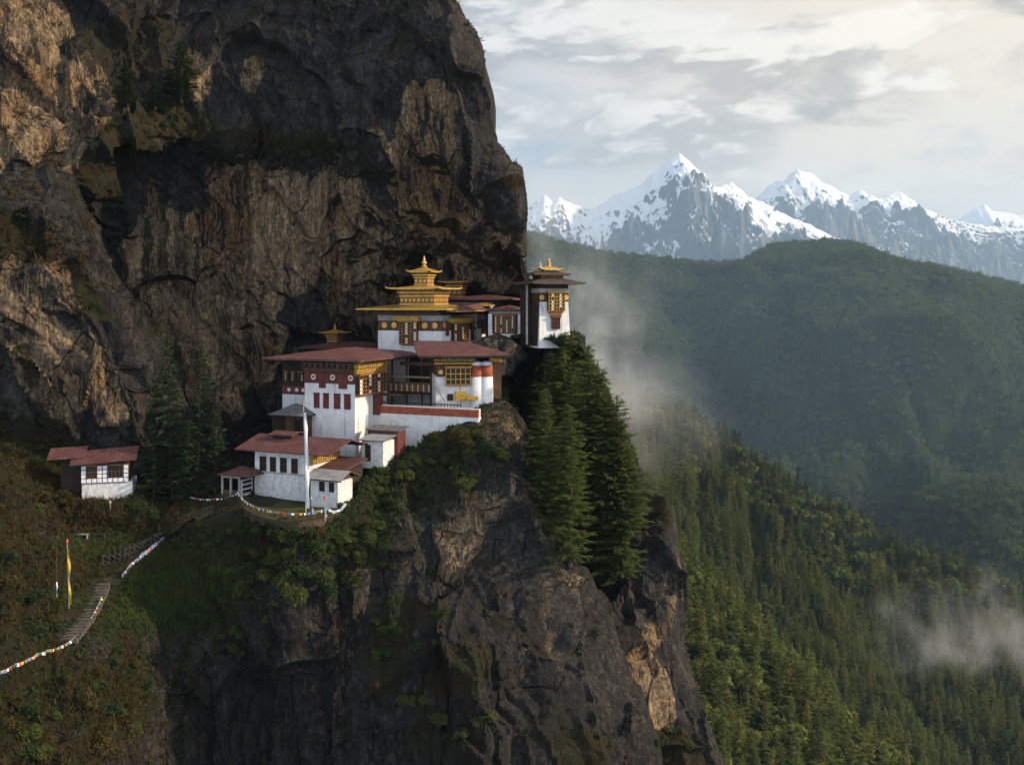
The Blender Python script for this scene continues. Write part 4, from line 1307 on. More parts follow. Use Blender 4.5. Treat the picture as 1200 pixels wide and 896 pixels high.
# ------------------------------------------------------------------ corner tower
f = Fr(669, 396, 160, 20)
f = Fr(669, 396, 160 + 0.0, 20)
CT = f.root('corner_tower', 'white corner tower with carved bay window and dark pagoda roofs at the cliff edge', 'tower')
xl = f.x(631.5)
dp = 5.6
tb = .32
zb_, zt_ = f.z(353.5), f.z(334)
MB().box(xl, 0, 0, dp, -1.5, zb_, 0, tb, tb).build('wall', 'white', CT)
MB().box(xl + tb - .02, -tb + .02, tb - .02, dp, zb_, f.z(343)).build('painted_band', 'wood', CT)
MB().box(xl + tb - .1, -tb + .1, tb - .1, dp, f.z(343), f.z(338)).build('cornice', 'pole', CT)
MB().box(xl + tb, -tb, tb, dp, f.z(338), zt_ + .3).build('attic', 'darkwood', CT)
for px_ in (634.8, 663.3):
    MB().disc('F', tb - .02, f.x(px_, tb), f.z(348.5), .42, 0, .07, 0, 10).build('medallion', 'gold', CT)
rabsel(CT, 'F', tb, f.x(641, tb), f.x(659.5, tb), f.z(364), f.z(343.5), .75, 6, 5, .12, 'ochre', True, 6)
m = MB()
for i, (a, c, p0, p1) in enumerate(((642, 658.5, 366.5, 364.5), (643.5, 657.5, 368.5, 366.5), (645, 656.5, 371, 368.5))):
    m.fb('F', tb, f.x(a, tb), f.x(c, tb), -.3, .6 - .12 * i, f.z(p0), f.z(p1))
m.build('corbel', 'orangewood', CT)
rabsel(CT, 'F', .1, f.x(646, .1), f.x(655.5, .1), f.z(385), f.z(372), .25, 3, 3, .0, 'maroon', False, 7)
# left-hand flank in dark timber and stone
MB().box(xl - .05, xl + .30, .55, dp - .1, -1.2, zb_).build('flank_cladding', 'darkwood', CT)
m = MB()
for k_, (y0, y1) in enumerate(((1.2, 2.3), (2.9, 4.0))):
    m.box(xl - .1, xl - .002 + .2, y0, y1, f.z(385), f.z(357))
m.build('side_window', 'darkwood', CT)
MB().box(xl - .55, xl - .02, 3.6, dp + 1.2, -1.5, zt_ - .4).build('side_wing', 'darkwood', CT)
MB().box(f.x(617, 2.4), f.x(618.6, 2.4), 2.4, 2.7, -1, zt_).build('post', 'pole', CT)
zr = f.z(331.5)
MB().roof(xl - 1.7, 1.75, -1.8, dp + 1.8, zr, 1.25, .24, 'hip', .12, 16, .95).build('roof', ['darkslate', 'wood', 'darkwood'], CT)
cx_, cy_ = (xl) / 2 + .15, dp / 2
m = MB()
m.box(cx_ - 2.1, cx_ + 1.7, cy_ - 1.8, cy_ + 1.8, zr + .4, f.z(322, cx_, cy_))
for i in range(9):
    a = cx_ - 2.1 + 3.8 * (i + .5) / 9
    m.fb('F', cy_ - 1.8, a - .12, a + .12, 0, .16, zr + .7, f.z(323, cx_, cy_), 1)
m.build('upper_storey', ['wood', 'orangewood'], CT)
zr2 = f.z(321, cx_, cy_)
MB().roof(cx_ - 3.6, cx_ + 2.6, cy_ - 2.7, cy_ + 2.7, zr2, .7, .26, 'hip', .1, 14).build('upper_roof', ['darkslate', 'wood', 'darkwood'], CT)
m = MB().box(cx_ - 1.3, cx_ + 1.0, cy_ - 1, cy_ + 1, zr2 + .25, zr2 + .8)
m.build('lantern_tier', 'golddull', CT)
zr3 = f.z(315.5, cx_, cy_)
MB().roof(cx_ - 2.2, cx_ + 1.9, cy_ - 1.7, cy_ + 1.7, zr3, .5, .16, 'hip', .3, 14, 1.2).build('lantern_roof', ['gold', 'gold', 'golddull'], CT)
finial(CT, cx_, cy_, zr3 + .4, f.z(302, cx_, cy_) - zr3 - .4)
finial(CT, cx_ - 1.75, cy_ - .6, zr2 + .35, f.z(306, cx_, cy_) - zr2 - .35, 'pole')

# ------------------------------------------------------------------ rear hall on the left with a tiny gilded lantern
f = Fr(445, 420, 172, -23)
RH = f.root('rear_hall', 'low maroon roofed hall with tiny gilded lantern behind the long red roof', 'hall')
xl = f.x(356)
MB().box(xl, 0, 0, 7, -6, f.z(407)).build('wall', 'darkwood', RH)
MB().roof(f.x(350, -1), .8, -1.2, 8, f.z(407.5, -6, 0), .9, .2, 'hip', 0, 14).build('roof', ['maroonroof', 'maroonroof', 'darkwood'], RH)
cx_ = f.x(392.5, 3)
zl = f.z(401, cx_, 3)
top = lantern(RH, cx_, 3, zl - .3, 2.0, 1.9, f.z(389.5, cx_, 3) - zl + .3, 1.15, .55, .14, 'golddull', .15)
finial(RH, cx_, 3, top - .1, f.z(378, cx_, 3) - top + .1, 'golddull')

# ------------------------------------------------------------------ brown hut beside the white tower
f = Fr(356, 517, 149, -23)
BH = f.root('timber_hut', 'brown timber hut with dark pyramid roof against the white tower', 'hut')
xl = f.x(333)
MB().box(xl, 0, 0, 4, -2.0, f.z(485)).build('wall', 'wood', BH)
MB().fb('F', 0, f.x(346), f.x(353), 0, .06, f.z(506), f.z(492)).build('door', 'glass', BH)
for px_ in (334, 345, 354.5):
    MB().fb('F', 0, f.x(px_) - .1, f.x(px_) + .1, 0, .1, -1.5, f.z(485)).build('post', 'darkwood', BH)
MB().roof(f.x(315, -.7), .7, -1.1, 4.6, f.z(486.5), 1.5, .16, 'hip', 0, 12).build('roof', ['slate', 'darkwood', 'darkwood'], BH)
MB().box(f.x(319, 1), xl - .01, 1.0, 4, -2, f.z(487)).build('side_wall', 'darkwood', BH)

# ------------------------------------------------------------------ small grey hut under the terrace wall
f = Fr(449, 537, 142, -23)
SG = f.root('stone_hut', 'small grey stone hut with two stepped roofs under the terrace wall', 'hut')
xl = f.x(424)
MB().box(xl, 0, 0, 3.2, -1.5, f.z(517.5)).build('wall', 'brickwhite', SG)
MB().box(f.x(430, 3), .5, 3.21, 5.5, -1, f.z(506, 0, 3)).build('rear_wall', 'maroon', SG)
MB().roof(xl - .35, .45, -.45, 3.5, f.z(516), .5, .14, 'shed', 0, 8).build('roof', ['greyroof', 'slate', 'darkwood'], SG)
MB().roof(f.x(428, 3), .9, 3.0, 6.0, f.z(504.5, 0, 3), .35, .14, 'shed', 0, 8).build('rear_roof', ['slate', 'slate', 'darkwood'], SG)
MB().fb('F', 0, f.x(428), f.x(434.5), 0, .06, -.5, f.z(522)).build('door', 'darkwood', SG)

# ------------------------------------------------------------------ lower house on the lawn
f = Fr(362, 584, 137.5, -24)
HS = f.root('lower_house', 'white house with red tin roof and four dark windows facing the fenced lawn', 'house')
xl = f.x(297.5)
zl_, zu_ = f.z(557.5), f.z(533)
dp = 6.8
MB().box(xl, 0, 0, dp, -2, zl_, 0, .1, .1).build('wall', 'brickwhite', HS)
MB().box(xl + .08, -.08, .12, dp, zl_, zu_).build('upper_wall', 'white', HS)
MB().box(xl + .02, -.02, .02, dp, zl_ - .1, zl_ + .12).build('string_course', 'pole', HS)
for a, c in ((304, 311.5), (316, 323), (328, 335.5), (341, 348.5)):
    glass_window(HS, 'F', .12, f.x(a), f.x(c), f.z(556), f.z(538.5), 'wood', 2, 2)
zr = f.z(531, 0, -1.4)
ym = dp / 2
MB().roof(f.x(277, -1.2), f.x(388, -1.2), -1.6, dp + 2.2, zr, 1.5, .18, 'gable', 0, 16).build('roof', ['redroof', 'maroonroof', 'darkwood'], HS)
xq = f.x(346, ym)
MB().box(f.x(322, ym - .6), xq, ym - .8, ym + 1.4, zr + .9, zr + 1.72).build('roof_vent', 'darkwood', HS)
MB().roof(f.x(319, ym - .6), xq + .6, ym - 1.5, ym + 2.0, zr + 1.74, .35, .12, 'gable', 0, 8).build('vent_roof', ['redroof', 'maroonroof', 'darkwood'], HS)
g_ = MB()
g_.fb('S', 0, .3, dp - .1, 0, .5, f.z(540, 0, 3), zr - .05)
g_.add([(.501, .3, zr - .05), (.501, dp - .1, zr - .05), (.501, dp / 2, zr + 1.15), (0, .3, zr - .05), (0, dp - .1, zr - .05), (0, dp / 2, zr + 1.15)],
       [(0, 1, 2), (5, 4, 3), (0, 2, 5, 3), (1, 4, 5, 2)], 0)
for i in range(12):
    a = .5 + (dp - .8) * i / 11
    g_.fb('S', 0, a - .05, a + .05, .502, .6, f.z(539, 0, 3), f.z(532, 0, 3), 1)
g_.build('yellow_gable', ['ochre', 'golddull'], HS)
MB().box(.6, f.x(409, 3), 1.6, dp - .4, -1, f.z(549, 3, 3)).build('annex_wall', 'darkwood', HS)
MB().roof(.5, f.x(409, 2), .9, dp, f.z(549, 3, 2), .9, .14, 'shed', 0, 8).build('annex_roof', ['redroof', 'maroonroof', 'darkwood'], HS)

# ------------------------------------------------------------------ grey roofed hut in front of it
f = Fr(396, 588, 133, -24)
GH = f.root('gatehouse', 'small white hut with grey tin roof, right of the tall prayer pole', 'hut')
xl = f.x(364)
dp = f.y(413)
MB().box(xl, 0, 0, dp, -2, f.z(563)).build('wall', 'brickwhite', GH)
for a, c in ((374.5, 380.5), (386, 391.5)):
    glass_window(GH, 'F', 0, f.x(a), f.x(c), f.z(577), f.z(565.5), 'darkwood', 1, 1)
zr = f.z(563, 0, -.6)
MB().roof(xl - .6, .9, -.75, dp + .75, zr, .95, .16, 'gable', 0, 12).build('roof', ['greyroof', 'wood', 'darkwood'], GH)
MB().add([(.002, .1, zr - .1), (.002, dp - .1, zr - .1), (.002, dp / 2, zr + .8), (.3, .1, zr - .1), (.3, dp - .1, zr - .1), (.3, dp / 2, zr + .72)],
         [(0, 2, 1), (3, 4, 5), (0, 3, 5, 2), (2, 5, 4, 1), (1, 4, 3, 0)]).build('gable', 'wood', GH)

# ------------------------------------------------------------------ open shed at the left of the house
f = Fr(281, 581, 139, -24)
SH = f.root('open_shed', 'open wooden shed with maroon roof, left of the lower house', 'shed')
xl = f.x(259)
dp = f.y(297)
MB().box(xl, 0, dp - .2, dp, -1, f.z(557)).build('back_wall', 'darkwood', SH)
MB().box(xl, xl + .2, .3, dp - .21, -1, f.z(557)).build('end_wall', 'darkwood', SH)
for px_ in (260, 270, 280):
    MB().box(f.x(px_) - .12, f.x(px_) + .12, 0, .24, -1, f.z(556)).build('post', 'pole', SH)
MB().box(xl, 0, .05, .2, f.z(561), f.z(557)).build('beam', 'pole', SH)
MB().box(xl + .3, -.3, .06, .18, -.8, f.z(575)).build('counter', 'wood', SH)
m = MB().box(-.02, .06, .25, dp - .25, -1, f.z(560, 0, 2), 0)
for i in range(4):
    for j in range(3):
        a, b = .5 + (dp - 1) * (i + .5) / 4, .15 + (f.z(560, 0, 2) - .2) * (j + .5) / 3
        m.box(.061, .09, a - .22, a + .22, b - .2, b + .2, 1)
m.build('lattice_wall', ['brickwhite', 'glass'], SH)
MB().roof(f.x(256, -.6), f.x(292, -.6), -.8, dp + .8, f.z(556), .95, .15, 'hip', 0, 10).build('roof', ['maroonroof', 'maroonroof', 'darkwood'], SH)

# ------------------------------------------------------------------ cottage far left
f = Fr(155, 587, 141, 14)
FC = f.root('cottage', 'half timbered cottage with rusty roof at the foot of the left cliff', 'house')
xl = f.x(96)
zm = f.z(564)
MB().box(xl, 0, 0, 5, -2, zm).build('wall', 'brickwhite', FC)
MB().box(xl - .1, -.45, -.15, 5, zm, f.z(541)).build('upper_wall', 'wood', FC)
x0, x1 = xl - .1, -.45
m = MB()
n = 9
for i in range(n):
    a, b = x0 + (x1 - x0) * i / n + .06, x0 + (x1 - x0) * (i + 1) / n - .06
    m.fb('F', -.15, a, b, 0, .05, zm + .08, zm + .62)
    if i in (0, 4, 8):
        for j in range(3):
            z0 = zm + .72 + j * .58
            m.fb('F', -.15, a, b, 0, .05, z0, z0 + .48)
    if i == 3:
        for j in range(3):
            z0 = zm + .72 + j * .58
            m.fb('F', -.15, a, b, 0, .05, z0, z0 + .48)
m.build('panel', 'cloth_white', FC)
for a, b in ((1, 3), (5, 8)):
    u0, u1 = x0 + (x1 - x0) * a / n + .08, x0 + (x1 - x0) * b / n - .08
    rabsel(FC, 'F', -.15, u0, u1, zm + .75, zm + 2.35, .05, 4, 2, 0, 'wood', False, a)
MB().roof(xl - 1.4, f.x(160, -1), -1.2, 6, f.z(543, xl / 2, -1), 1.35, .16, 'gable', 0, 12, 1, (.06, 0)).build('roof', ['maroonroof', 'maroonroof', 'darkwood'], FC)
MB().box(f.x(72, 2), xl - .12, 1.6, 5, -1, f.z(533, xl, 2)).build('wing_wall', 'darkwood', FC)
MB().roof(f.x(57, 1.5), xl + .3, .2, 6, f.z(535.5, xl, 1), 1.1, .14, 'gable', 0, 8, 1, (.03, 0)).build('wing_roof', ['maroonroof', 'maroonroof', 'darkwood'], FC)


# ------------------------------------------------------------------ standing things on the ground
def make_bvh():
    vs, fs, off = [], [], 0
    for (q, fc), (nr, nc) in zip(SURF, SURF_SHAPE):
        g_ = q.reshape(nr, nc, 3)[::2, ::2]
        a, b = g_.shape[:2]
        vs.append(g_.reshape(-1, 3))
        fs.append(grid_faces(a, b) + off)
        off += a * b
    return BVHTree.FromPolygons(np.concatenate(vs).tolist(), np.concatenate(fs).tolist())


SURF_SHAPE = [(640, 660), (360, 280), (600, 760), (460, 380)]
BVH = make_bvh()


def hit(px, py):
    d = Vector(P(px, py, 1.0)).normalized()
    loc, nor, idx, dist = BVH.ray_cast(Vector((0, 0, 0)), d)
    if loc is None:
        return None, None
    if nor.dot(d) > 0:
        nor = -nor
    return loc, nor


# ------------------------------------------------------------------ plants
def quads_from(c, u, w, rng, bend=0.0):
    """leaf quads: centre c, half-axes u and w"""
    n = len(c)
    V = np.empty((n, 4, 3))
    V[:, 0] = c - u - w * .5
    V[:, 1] = c - w * .1 + u * 0.05 - w * .6
    V[:, 2] = c + u + w * .15
    V[:, 3] = c - u * .1 + w * .8
    return V.reshape(-1, 3), np.arange(n * 4).reshape(n, 4)


def unit(v):
    return v / (np.linalg.norm(v, axis=-1, keepdims=True) + 1e-9)


def trunk_arrays(h, r, rng, lean=0.02, sides=7, seg=8, top=0.12):
    t = np.linspace(0, 1, seg + 1)
    cx, cyy = np.cumsum(rng.normal(0, lean * h / seg, seg + 1)), np.cumsum(rng.normal(0, lean * h / seg, seg + 1))
    a = np.arange(sides) * 2 * math.pi / sides
    rr = r * (1 - t * (1 - top))
    V = np.stack([cx[:, None] + rr[:, None] * np.cos(a), cyy[:, None] + rr[:, None] * np.sin(a), np.repeat((t * h)[:, None], sides, 1)], -1).reshape(-1, 3)
    fcs = [(i * sides + k, i * sides + (k + 1) % sides, (i + 1) * sides + (k + 1) % sides, (i + 1) * sides + k) for i in range(seg) for k in range(sides)]
    return V, np.array(fcs), (t * h, cx, cyy)


def branch_tubes(starts, ends, r):
    """three-sided twigs"""
    n = len(starts)
    d = unit(ends - starts)
    a = unit(np.cross(d, np.array([0.31, 0.2, 0.93])))
    b = np.cross(d, a)
    V, Q = [], []
    for k in range(3):
        t = 2 * math.pi * k / 3
        o = (a * math.cos(t) + b * math.sin(t))
        V.append(starts + o * r[:, None])
        V.append(ends + o * r[:, None] * .25)
    V = np.stack(V, 1).reshape(-1, 3)
    base = np.arange(n)[:, None] * 6
    for k in range(3):
        k2 = (k + 1) % 3
        Q.append(base + np.array([[2 * k, 2 * k2, 2 * k2 + 1, 2 * k + 1]]))
    return V, np.concatenate(Q)


def conifer(seed, h=22.0, r=3.4, nb=150, bare=0.10, droop=0.25, spray=0.5, dens=1.0, thin=1.0):
    """returns trunk mesh arrays and crown mesh arrays: whorls of limbs, each limb carrying flat sprays of needles"""
    rng = np.random.default_rng(seed)
    tv, tf, (tz, tcx, tcy) = trunk_arrays(h, h * .013 + .06, rng, .012)
    s0, s1, br, C, U, Wd = [], [], [], [], [], []
    side = rng.uniform(0, 2 * math.pi)
    for i in range(nb):
        t = bare + (1 - bare) * ((i + rng.random() * .9) / nb) ** 0.9
        t = min(t, .995)
        az = i * 2.399 + rng.normal(0, .45)
        # uneven outline: some limbs missing, some long
        L = r * (0.10 + 0.98 * (1 - t) ** 0.72) * rng.uniform(.62, 1.12) * (1 + .18 * math.cos(az - side))
        if t < bare + .14:
            L *= rng.uniform(.35, 1.0)
        if rng.random() < .07:
            continue
        z0 = t * h
        bx, by = np.interp(z0, tz, tcx), np.interp(z0, tz, tcy)
        up = 0.32 * t - droop * (1 - t) + rng.normal(0, .07)
        d = np.array([math.cos(az), math.sin(az), up])
        a = np.array([bx, by, z0])
        e = a + d * L
        e[2] += .05 * L                       # tips lift a little
        s0.append(a)
        s1.append(e)
        br.append(.02 + .018 * L)
        k = max(3, int(L / .26 * dens))
        f_ = rng.uniform(.18, 1.04, k)
        c = a + (e - a) * f_[:, None] + np.array([0, 0, 1.0]) * (-(f_ * (1 - f_)) * .35 * L)[:, None]
        lat = np.array([-math.sin(az), math.cos(az), 0])
        spread = (.10 + .34 * (1 - f_)) * min(L, 2.6) * thin
        c = c + lat * (rng.uniform(-1, 1, k) * spread)[:, None] + rng.normal(0, .07, (k, 3))
        for rep in range(2):
            ua = rng.normal(0, .55, k) + az
            dirs = np.stack([np.cos(ua), np.sin(ua), rng.normal(-.05, .22, k) + up * .5], 1)
            ll = spray * rng.uniform(.6, 1.25, k) * (.6 + .4 * min(1, L / 2))
            U.append(unit(dirs) * ll[:, None])
            nrm = np.stack([rng.normal(0, .35, k), rng.normal(0, .35, k), np.ones(k)], 1)
            Wd.append(unit(np.cross(nrm, dirs)) * (ll * rng.uniform(.22, .38, k))[:, None])
            C.append(c + rng.normal(0, .10, (k, 3)))
    C, U, Wd = np.concatenate(C), np.concatenate(U), np.concatenate(Wd)
    cv, cf = quads_from(C, U, Wd, rng)
    bv, bf = branch_tubes(np.array(s0), np.array(s1), np.array(br))
    tv2 = np.concatenate([tv, bv])
    tf2 = np.concatenate([tf, bf + len(tv)])
    return tv2, tf2, cv, cf


def broadleaf(seed, h=12.0, r=4.5, n=2600, leaf=.34):
    rng = np.random.default_rng(seed)
    tv, tf, _ = trunk_arrays(h * .62, h * .02 + .06, rng, .05)
    blobs = []
    for i in range(11):
        a = rng.uniform(0, 2 * math.pi)
        q = rng.uniform(.1, .8) * r
        blobs.append((q * math.cos(a), q * math.sin(a), h * rng.uniform(.42, .88), r * rng.uniform(.28, .5)))
    blobs = np.array(blobs)
    k = rng.integers(0, len(blobs), n)
    d = unit(rng.normal(0, 1, (n, 3)))
    rad = blobs[k, 3] * rng.uniform(.55, 1.08, n) * (1 + .25 * vnoise(d * 2.3 + k[:, None] * 3, seed))
    C = blobs[k, :3] + d * rad[:, None] * np.array([1, 1, .72])
    u = unit(d * .4 + rng.normal(0, .7, (n, 3)))
    w = unit(np.cross(u, d + rng.normal(0, .4, (n, 3))))
    s = leaf * rng.uniform(.6, 1.3, n)
    cv, cf = quads_from(C, u * s[:, None], w * (s * .6)[:, None], rng)
    top = np.array([0, 0, h * .5])
    bv, bf = branch_tubes(np.repeat(top[None], len(blobs), 0) * rng.uniform(.5, 1, (len(blobs), 1)), blobs[:, :3], np.full(len(blobs), .08))
    return np.concatenate([tv, bv]), np.concatenate([tf, bf + len(tv)]), cv, cf


def shrub_arrays(seed, n=900, leaf=.13, flat=.75, nblob=8):
    """a bush about 2 m across: several uneven clumps of leaves with twigs showing between them"""
    rng = np.random.default_rng(seed)
    b = []
    for i in range(nblob):
        a, q = rng.uniform(0, 2 * math.pi), rng.uniform(0, .75)
        b.append((q * math.cos(a), q * math.sin(a), rng.uniform(.15, .95) * flat * (1.1 - .5 * q), rng.uniform(.22, .48)))
    b = np.array(b)
    k = rng.integers(0, nblob, n)
    d = unit(rng.normal(0, 1, (n, 3)))
    d[:, 2] = np.where(d[:, 2] < -.3, -d[:, 2], d[:, 2])
    rad = b[k, 3] * rng.uniform(.5, 1.12, n) * (1 + .4 * vnoise(d * 2.6 + k[:, None] * 7, seed))
    C = b[k, :3] + d * rad[:, None]
    u = unit(d * .6 + rng.normal(0, .6, (n, 3)))
    w = unit(np.cross(u, d + rng.normal(0, .5, (n, 3))))
    s = leaf * rng.uniform(.5, 1.4, n)
    cv, cf = quads_from(C, u * s[:, None], w * (s * .62)[:, None], rng)
    bv, bf = branch_tubes(np.zeros((nblob, 3)) + np.array([0, 0, -.2]), b[:, :3] + np.array([0, 0, .12]), np.full(nblob, .035))
    return bv, bf, cv, cf


def two_mat(name, arr, leafmat, barkmat='bark'):
    tv, tf, cv, cf = arr
    V = np.concatenate([tv, cv])
    Q = np.concatenate([tf, cf + len(tv)])
    return np_mesh(name, V, Q, [M[barkmat], M[leafmat]], smooth=True, mi=np.concatenate([np.zeros(len(tf)), np.ones(len(cf))]))


# tall pines: trunk and crown as parts
PINES = []
for i in range(5):
    tv, tf, cv, cf = conifer(100 + i, 22, [3.9, 3.5, 4.3, 3.7, 4.0][i], 170, [.06, .12, .05, .16, .08][i], .22 + .03 * i, .56, 1.25)
    PINES.append((np_mesh('trunk', tv, tf, [M['bark']]), cv, cf))
CROWN = {}


def pine(px, py, top_py, kind, label, group, leaf='pine', width=1.0, sink=.6, rotz=None, hh=None, fwd=0.0):
    loc, nor = hit(px, py)
    if loc is None:
        return None
    loc = loc - loc.normalized() * fwd
    h = hh or (py - top_py) / F * loc.y
    tm, cv, cf = PINES[kind]
    key = (kind, leaf)
    if key not in CROWN:
        CROWN[key] = np_mesh('crown', cv, cf, [M[leaf]])
    s = h / 22.0
    root = thing('pine_tree', label, 'tree', (loc.x, loc.y, loc.z - sink), rotz if rotz is not None else random.uniform(0, 6.28), group)
    root.scale = (s * width, s * width, s)
    root.rotation_euler.x = random.gauss(0, .035)
    root.rotation_euler.y = random.gauss(.02, .035)
    link('trunk', tm, root)
    link('crown', CROWN[key], root)
    return root


for i, (bx, by, ty, wd, lab) in enumerate([
        (664, 566, 384, 1.35, 'tall green pine with its tip just below the corner tower'),
        (690, 600, 400, 1.4, 'tall green pine right of the tallest, on the cliff below the corner tower'),
        (645, 556, 408, 1.3, 'green pine on the inner edge of the group, next to the dark gully'),
        (708, 616, 428, 1.4, 'green pine on the outer slope of the group, its side branches against the mist'),
        (724, 622, 458, 1.4, 'bushy green pine leaning out of the group towards the misty valley'),
        (735, 622, 488, 1.45, 'outermost green pine with layered boughs against the mist'),
        (682, 662, 470, 1.3, 'full green pine low in the middle of the group under the tower'),
        (712, 668, 536, 1.5, 'broad young pine at the foot of the group above the grey buttress'),
        (660, 632, 470, 1.35, 'dark green pine low on the gully side of the group'),
        (730, 676, 552, 1.5, 'short broad pine at the outer foot of the group above the buttress'),
        (646, 606, 496, 1.4, 'small dark pine beside the gully, lowest on its inner side'),
        (716, 650, 500, 1.4, 'green pine in front of the outermost two, halfway down the slope'),
        (672, 600, 440, 1.3, 'green pine standing just in front of the tallest one'),
        (640, 580, 450, 1.4, 'pine leaning over the dark gully at the left edge of the group'),
        (668, 660, 520, 1.5, 'pine on the gully side above the long crack, low in the group'),
        (700, 640, 462, 1.4, 'light green pine in the very middle of the group')]):
    pine(bx, by, ty, i % 5, lab, 'pines below the corner tower', 'pine', wd)
for i, (bx, by, ty, wd, lab) in enumerate([
        (203, 586, 382, .95, 'tallest dark pine between cottage and lower house, with an open crown'),
        (231, 584, 398, .95, 'dark pine behind the open shed, second tallest of its group'),
        (181, 586, 452, 1.1, 'dark pine at the cottage end of its group'),
        (252, 580, 462, 1.1, 'dark pine close to the roof of the open shed'),
        (216, 588, 486, 1.2, 'short dark pine in front of the two tall ones left of the shed')]):
    pine(bx, by, ty, (i + 3) % 5, lab, 'dark pines beside the lower house', 'darkpine', wd * .92)
for i, (bx, by, ty, wd, lab) in enumerate([
        (212, 112, 40, 2.1, 'green fir high on a ledge of the great cliff, tallest of three'),
        (150, 122, 66, 2.1, 'dark fir at the left end of the high cliff ledge'),
        (182, 120, 84, 2.0, 'small dark fir between two taller ones on the high cliff ledge')]):
    pine(bx, by, ty, i, lab, 'firs on the high cliff ledge', 'darkpine', wd, 1.2, fwd=2.2)

# shrubs
SHRUB = {}
for leaf in ('leaf', 'darkleaf', 'brownleaf'):
    SHRUB[leaf] = [two_mat('shrub', shrub_arrays(300 + k, 1700, .095, [.75, 1.0, .6, .85][k]), leaf) for k in range(4)]
ZONES = [
    # (cx, cy, rx, ry, angle, count, size m, leaf mix, label, group)
    (515, 532, 76, 40, 5, 34, 2.6, ('leaf', 'darkleaf', 'leaf', 'brownleaf'), 'leafy shrub on the cliff edge directly under the terrace wall', 'shrubs under the terrace wall'),
    (450, 572, 44, 34, 0, 16, 2.0, ('leaf', 'darkleaf', 'leaf'), 'leafy shrub on the cliff edge beside the small grey hut', 'shrubs beside the grey hut'),
    (412, 636, 50, 50, 0, 20, 2.4, ('leaf', 'leaf', 'brownleaf'), 'green shrub hanging over the cliff below the gatehouse', 'shrubs below the gatehouse'),
    (322, 662, 76, 44, 10, 32, 2.6, ('darkleaf', 'leaf', 'leaf'), 'green shrub on the steep bank below the flag fence', 'shrubs below the fenced lawn'),
    (250, 636, 50, 22, 10, 8, 1.4, ('brownleaf', 'brownleaf', 'darkleaf'), 'brown shrub on the bank between trail and lawn', 'brown shrubs by the lawn'),
    (272, 724, 66, 46, 30, 16, 2.2, ('darkleaf', 'darkleaf', 'leaf'), 'dark shrub in the gully right of the stone steps', 'shrubs in the dark gully'),
    (40, 566, 58, 44, 20, 24, 2.3, ('brownleaf', 'brownleaf', 'darkleaf', 'leaf'), 'brown shrub on the mound left of the cottage', 'brown shrubs left of the cottage'),
    (24, 668, 34, 50, 0, 12, 2.2, ('brownleaf', 'darkleaf'), 'brown shrub on the bank behind the yellow banner', 'brown shrubs behind the yellow banner'),
    (168, 590, 30, 24, 0, 9, 2.2, ('darkleaf',), 'dense dark shrub beside the lower wall of the cottage', 'dark shrubs beside the cottage'),
    (55, 742, 22, 18, 0, 5, 1.8, ('darkleaf',), 'round dark shrub at the left foot of the stone steps', 'dark shrubs at the steps'),
    (60, 846, 100, 48, 0, 26, 2.4, ('brownleaf', 'darkleaf', 'leaf', 'brownleaf'), 'low shrub on the slope below the string of prayer flags', 'shrubs on the lower left slope'),
    (150, 800, 34, 50, 0, 10, 1.8, ('brownleaf', 'darkleaf'), 'low brown shrub on the slope below the stone steps', 'shrubs below the steps'),
    (475, 735, 48, 40, -40, 16, 2.0, ('darkleaf', 'leaf'), 'shrub growing from a ledge in the middle of the lower cliff', 'shrubs on the lower cliff ledges'),
    (520, 830, 50, 40, 20, 10, 2.0, ('darkleaf', 'leaf'), 'shrub clinging to the lower cliff near its foot', 'shrubs low on the cliff'),
    (690, 600, 50, 70, -25, 12, 2.0, ('darkleaf', 'leaf'), 'shrub growing between the pines below the corner tower', 'shrubs between the pines'),
    (634, 545, 14, 50, -25, 5, 1.8, ('darkleaf',), 'dark shrub in the gully under the corner tower', 'shrubs in the gully'),
    (332, 624, 64, 7, 2, 16, 1.6, ('leaf', 'darkleaf', 'brownleaf'), 'small shrub growing along the foot of the lawn edge', 'shrubs under the lawn edge'),
    (790, 868, 36, 18, 25, 7, 1.3, ('darkleaf', 'leaf'), 'low shrub at the foot of the right hand buttress', 'shrubs at the buttress foot'),
    (200, 150, 80, 26, 5, 10, 1.8, ('brownleaf', 'darkleaf'), 'brown shrub on the high ledge of the great cliff', 'shrubs on the high ledge'),
    (55, 265, 40, 18, 25, 6, 1.5, ('brownleaf',), 'brown shrub on the ledge of the left buttress', 'shrubs on the left ledge'),
    (640, 402, 26, 6, 0, 6, 1.0, ('leaf', 'darkleaf'), 'low shrub on the rock ledge at the foot of the corner tower', 'shrubs at the tower foot'),
]
rs = random.Random(5)
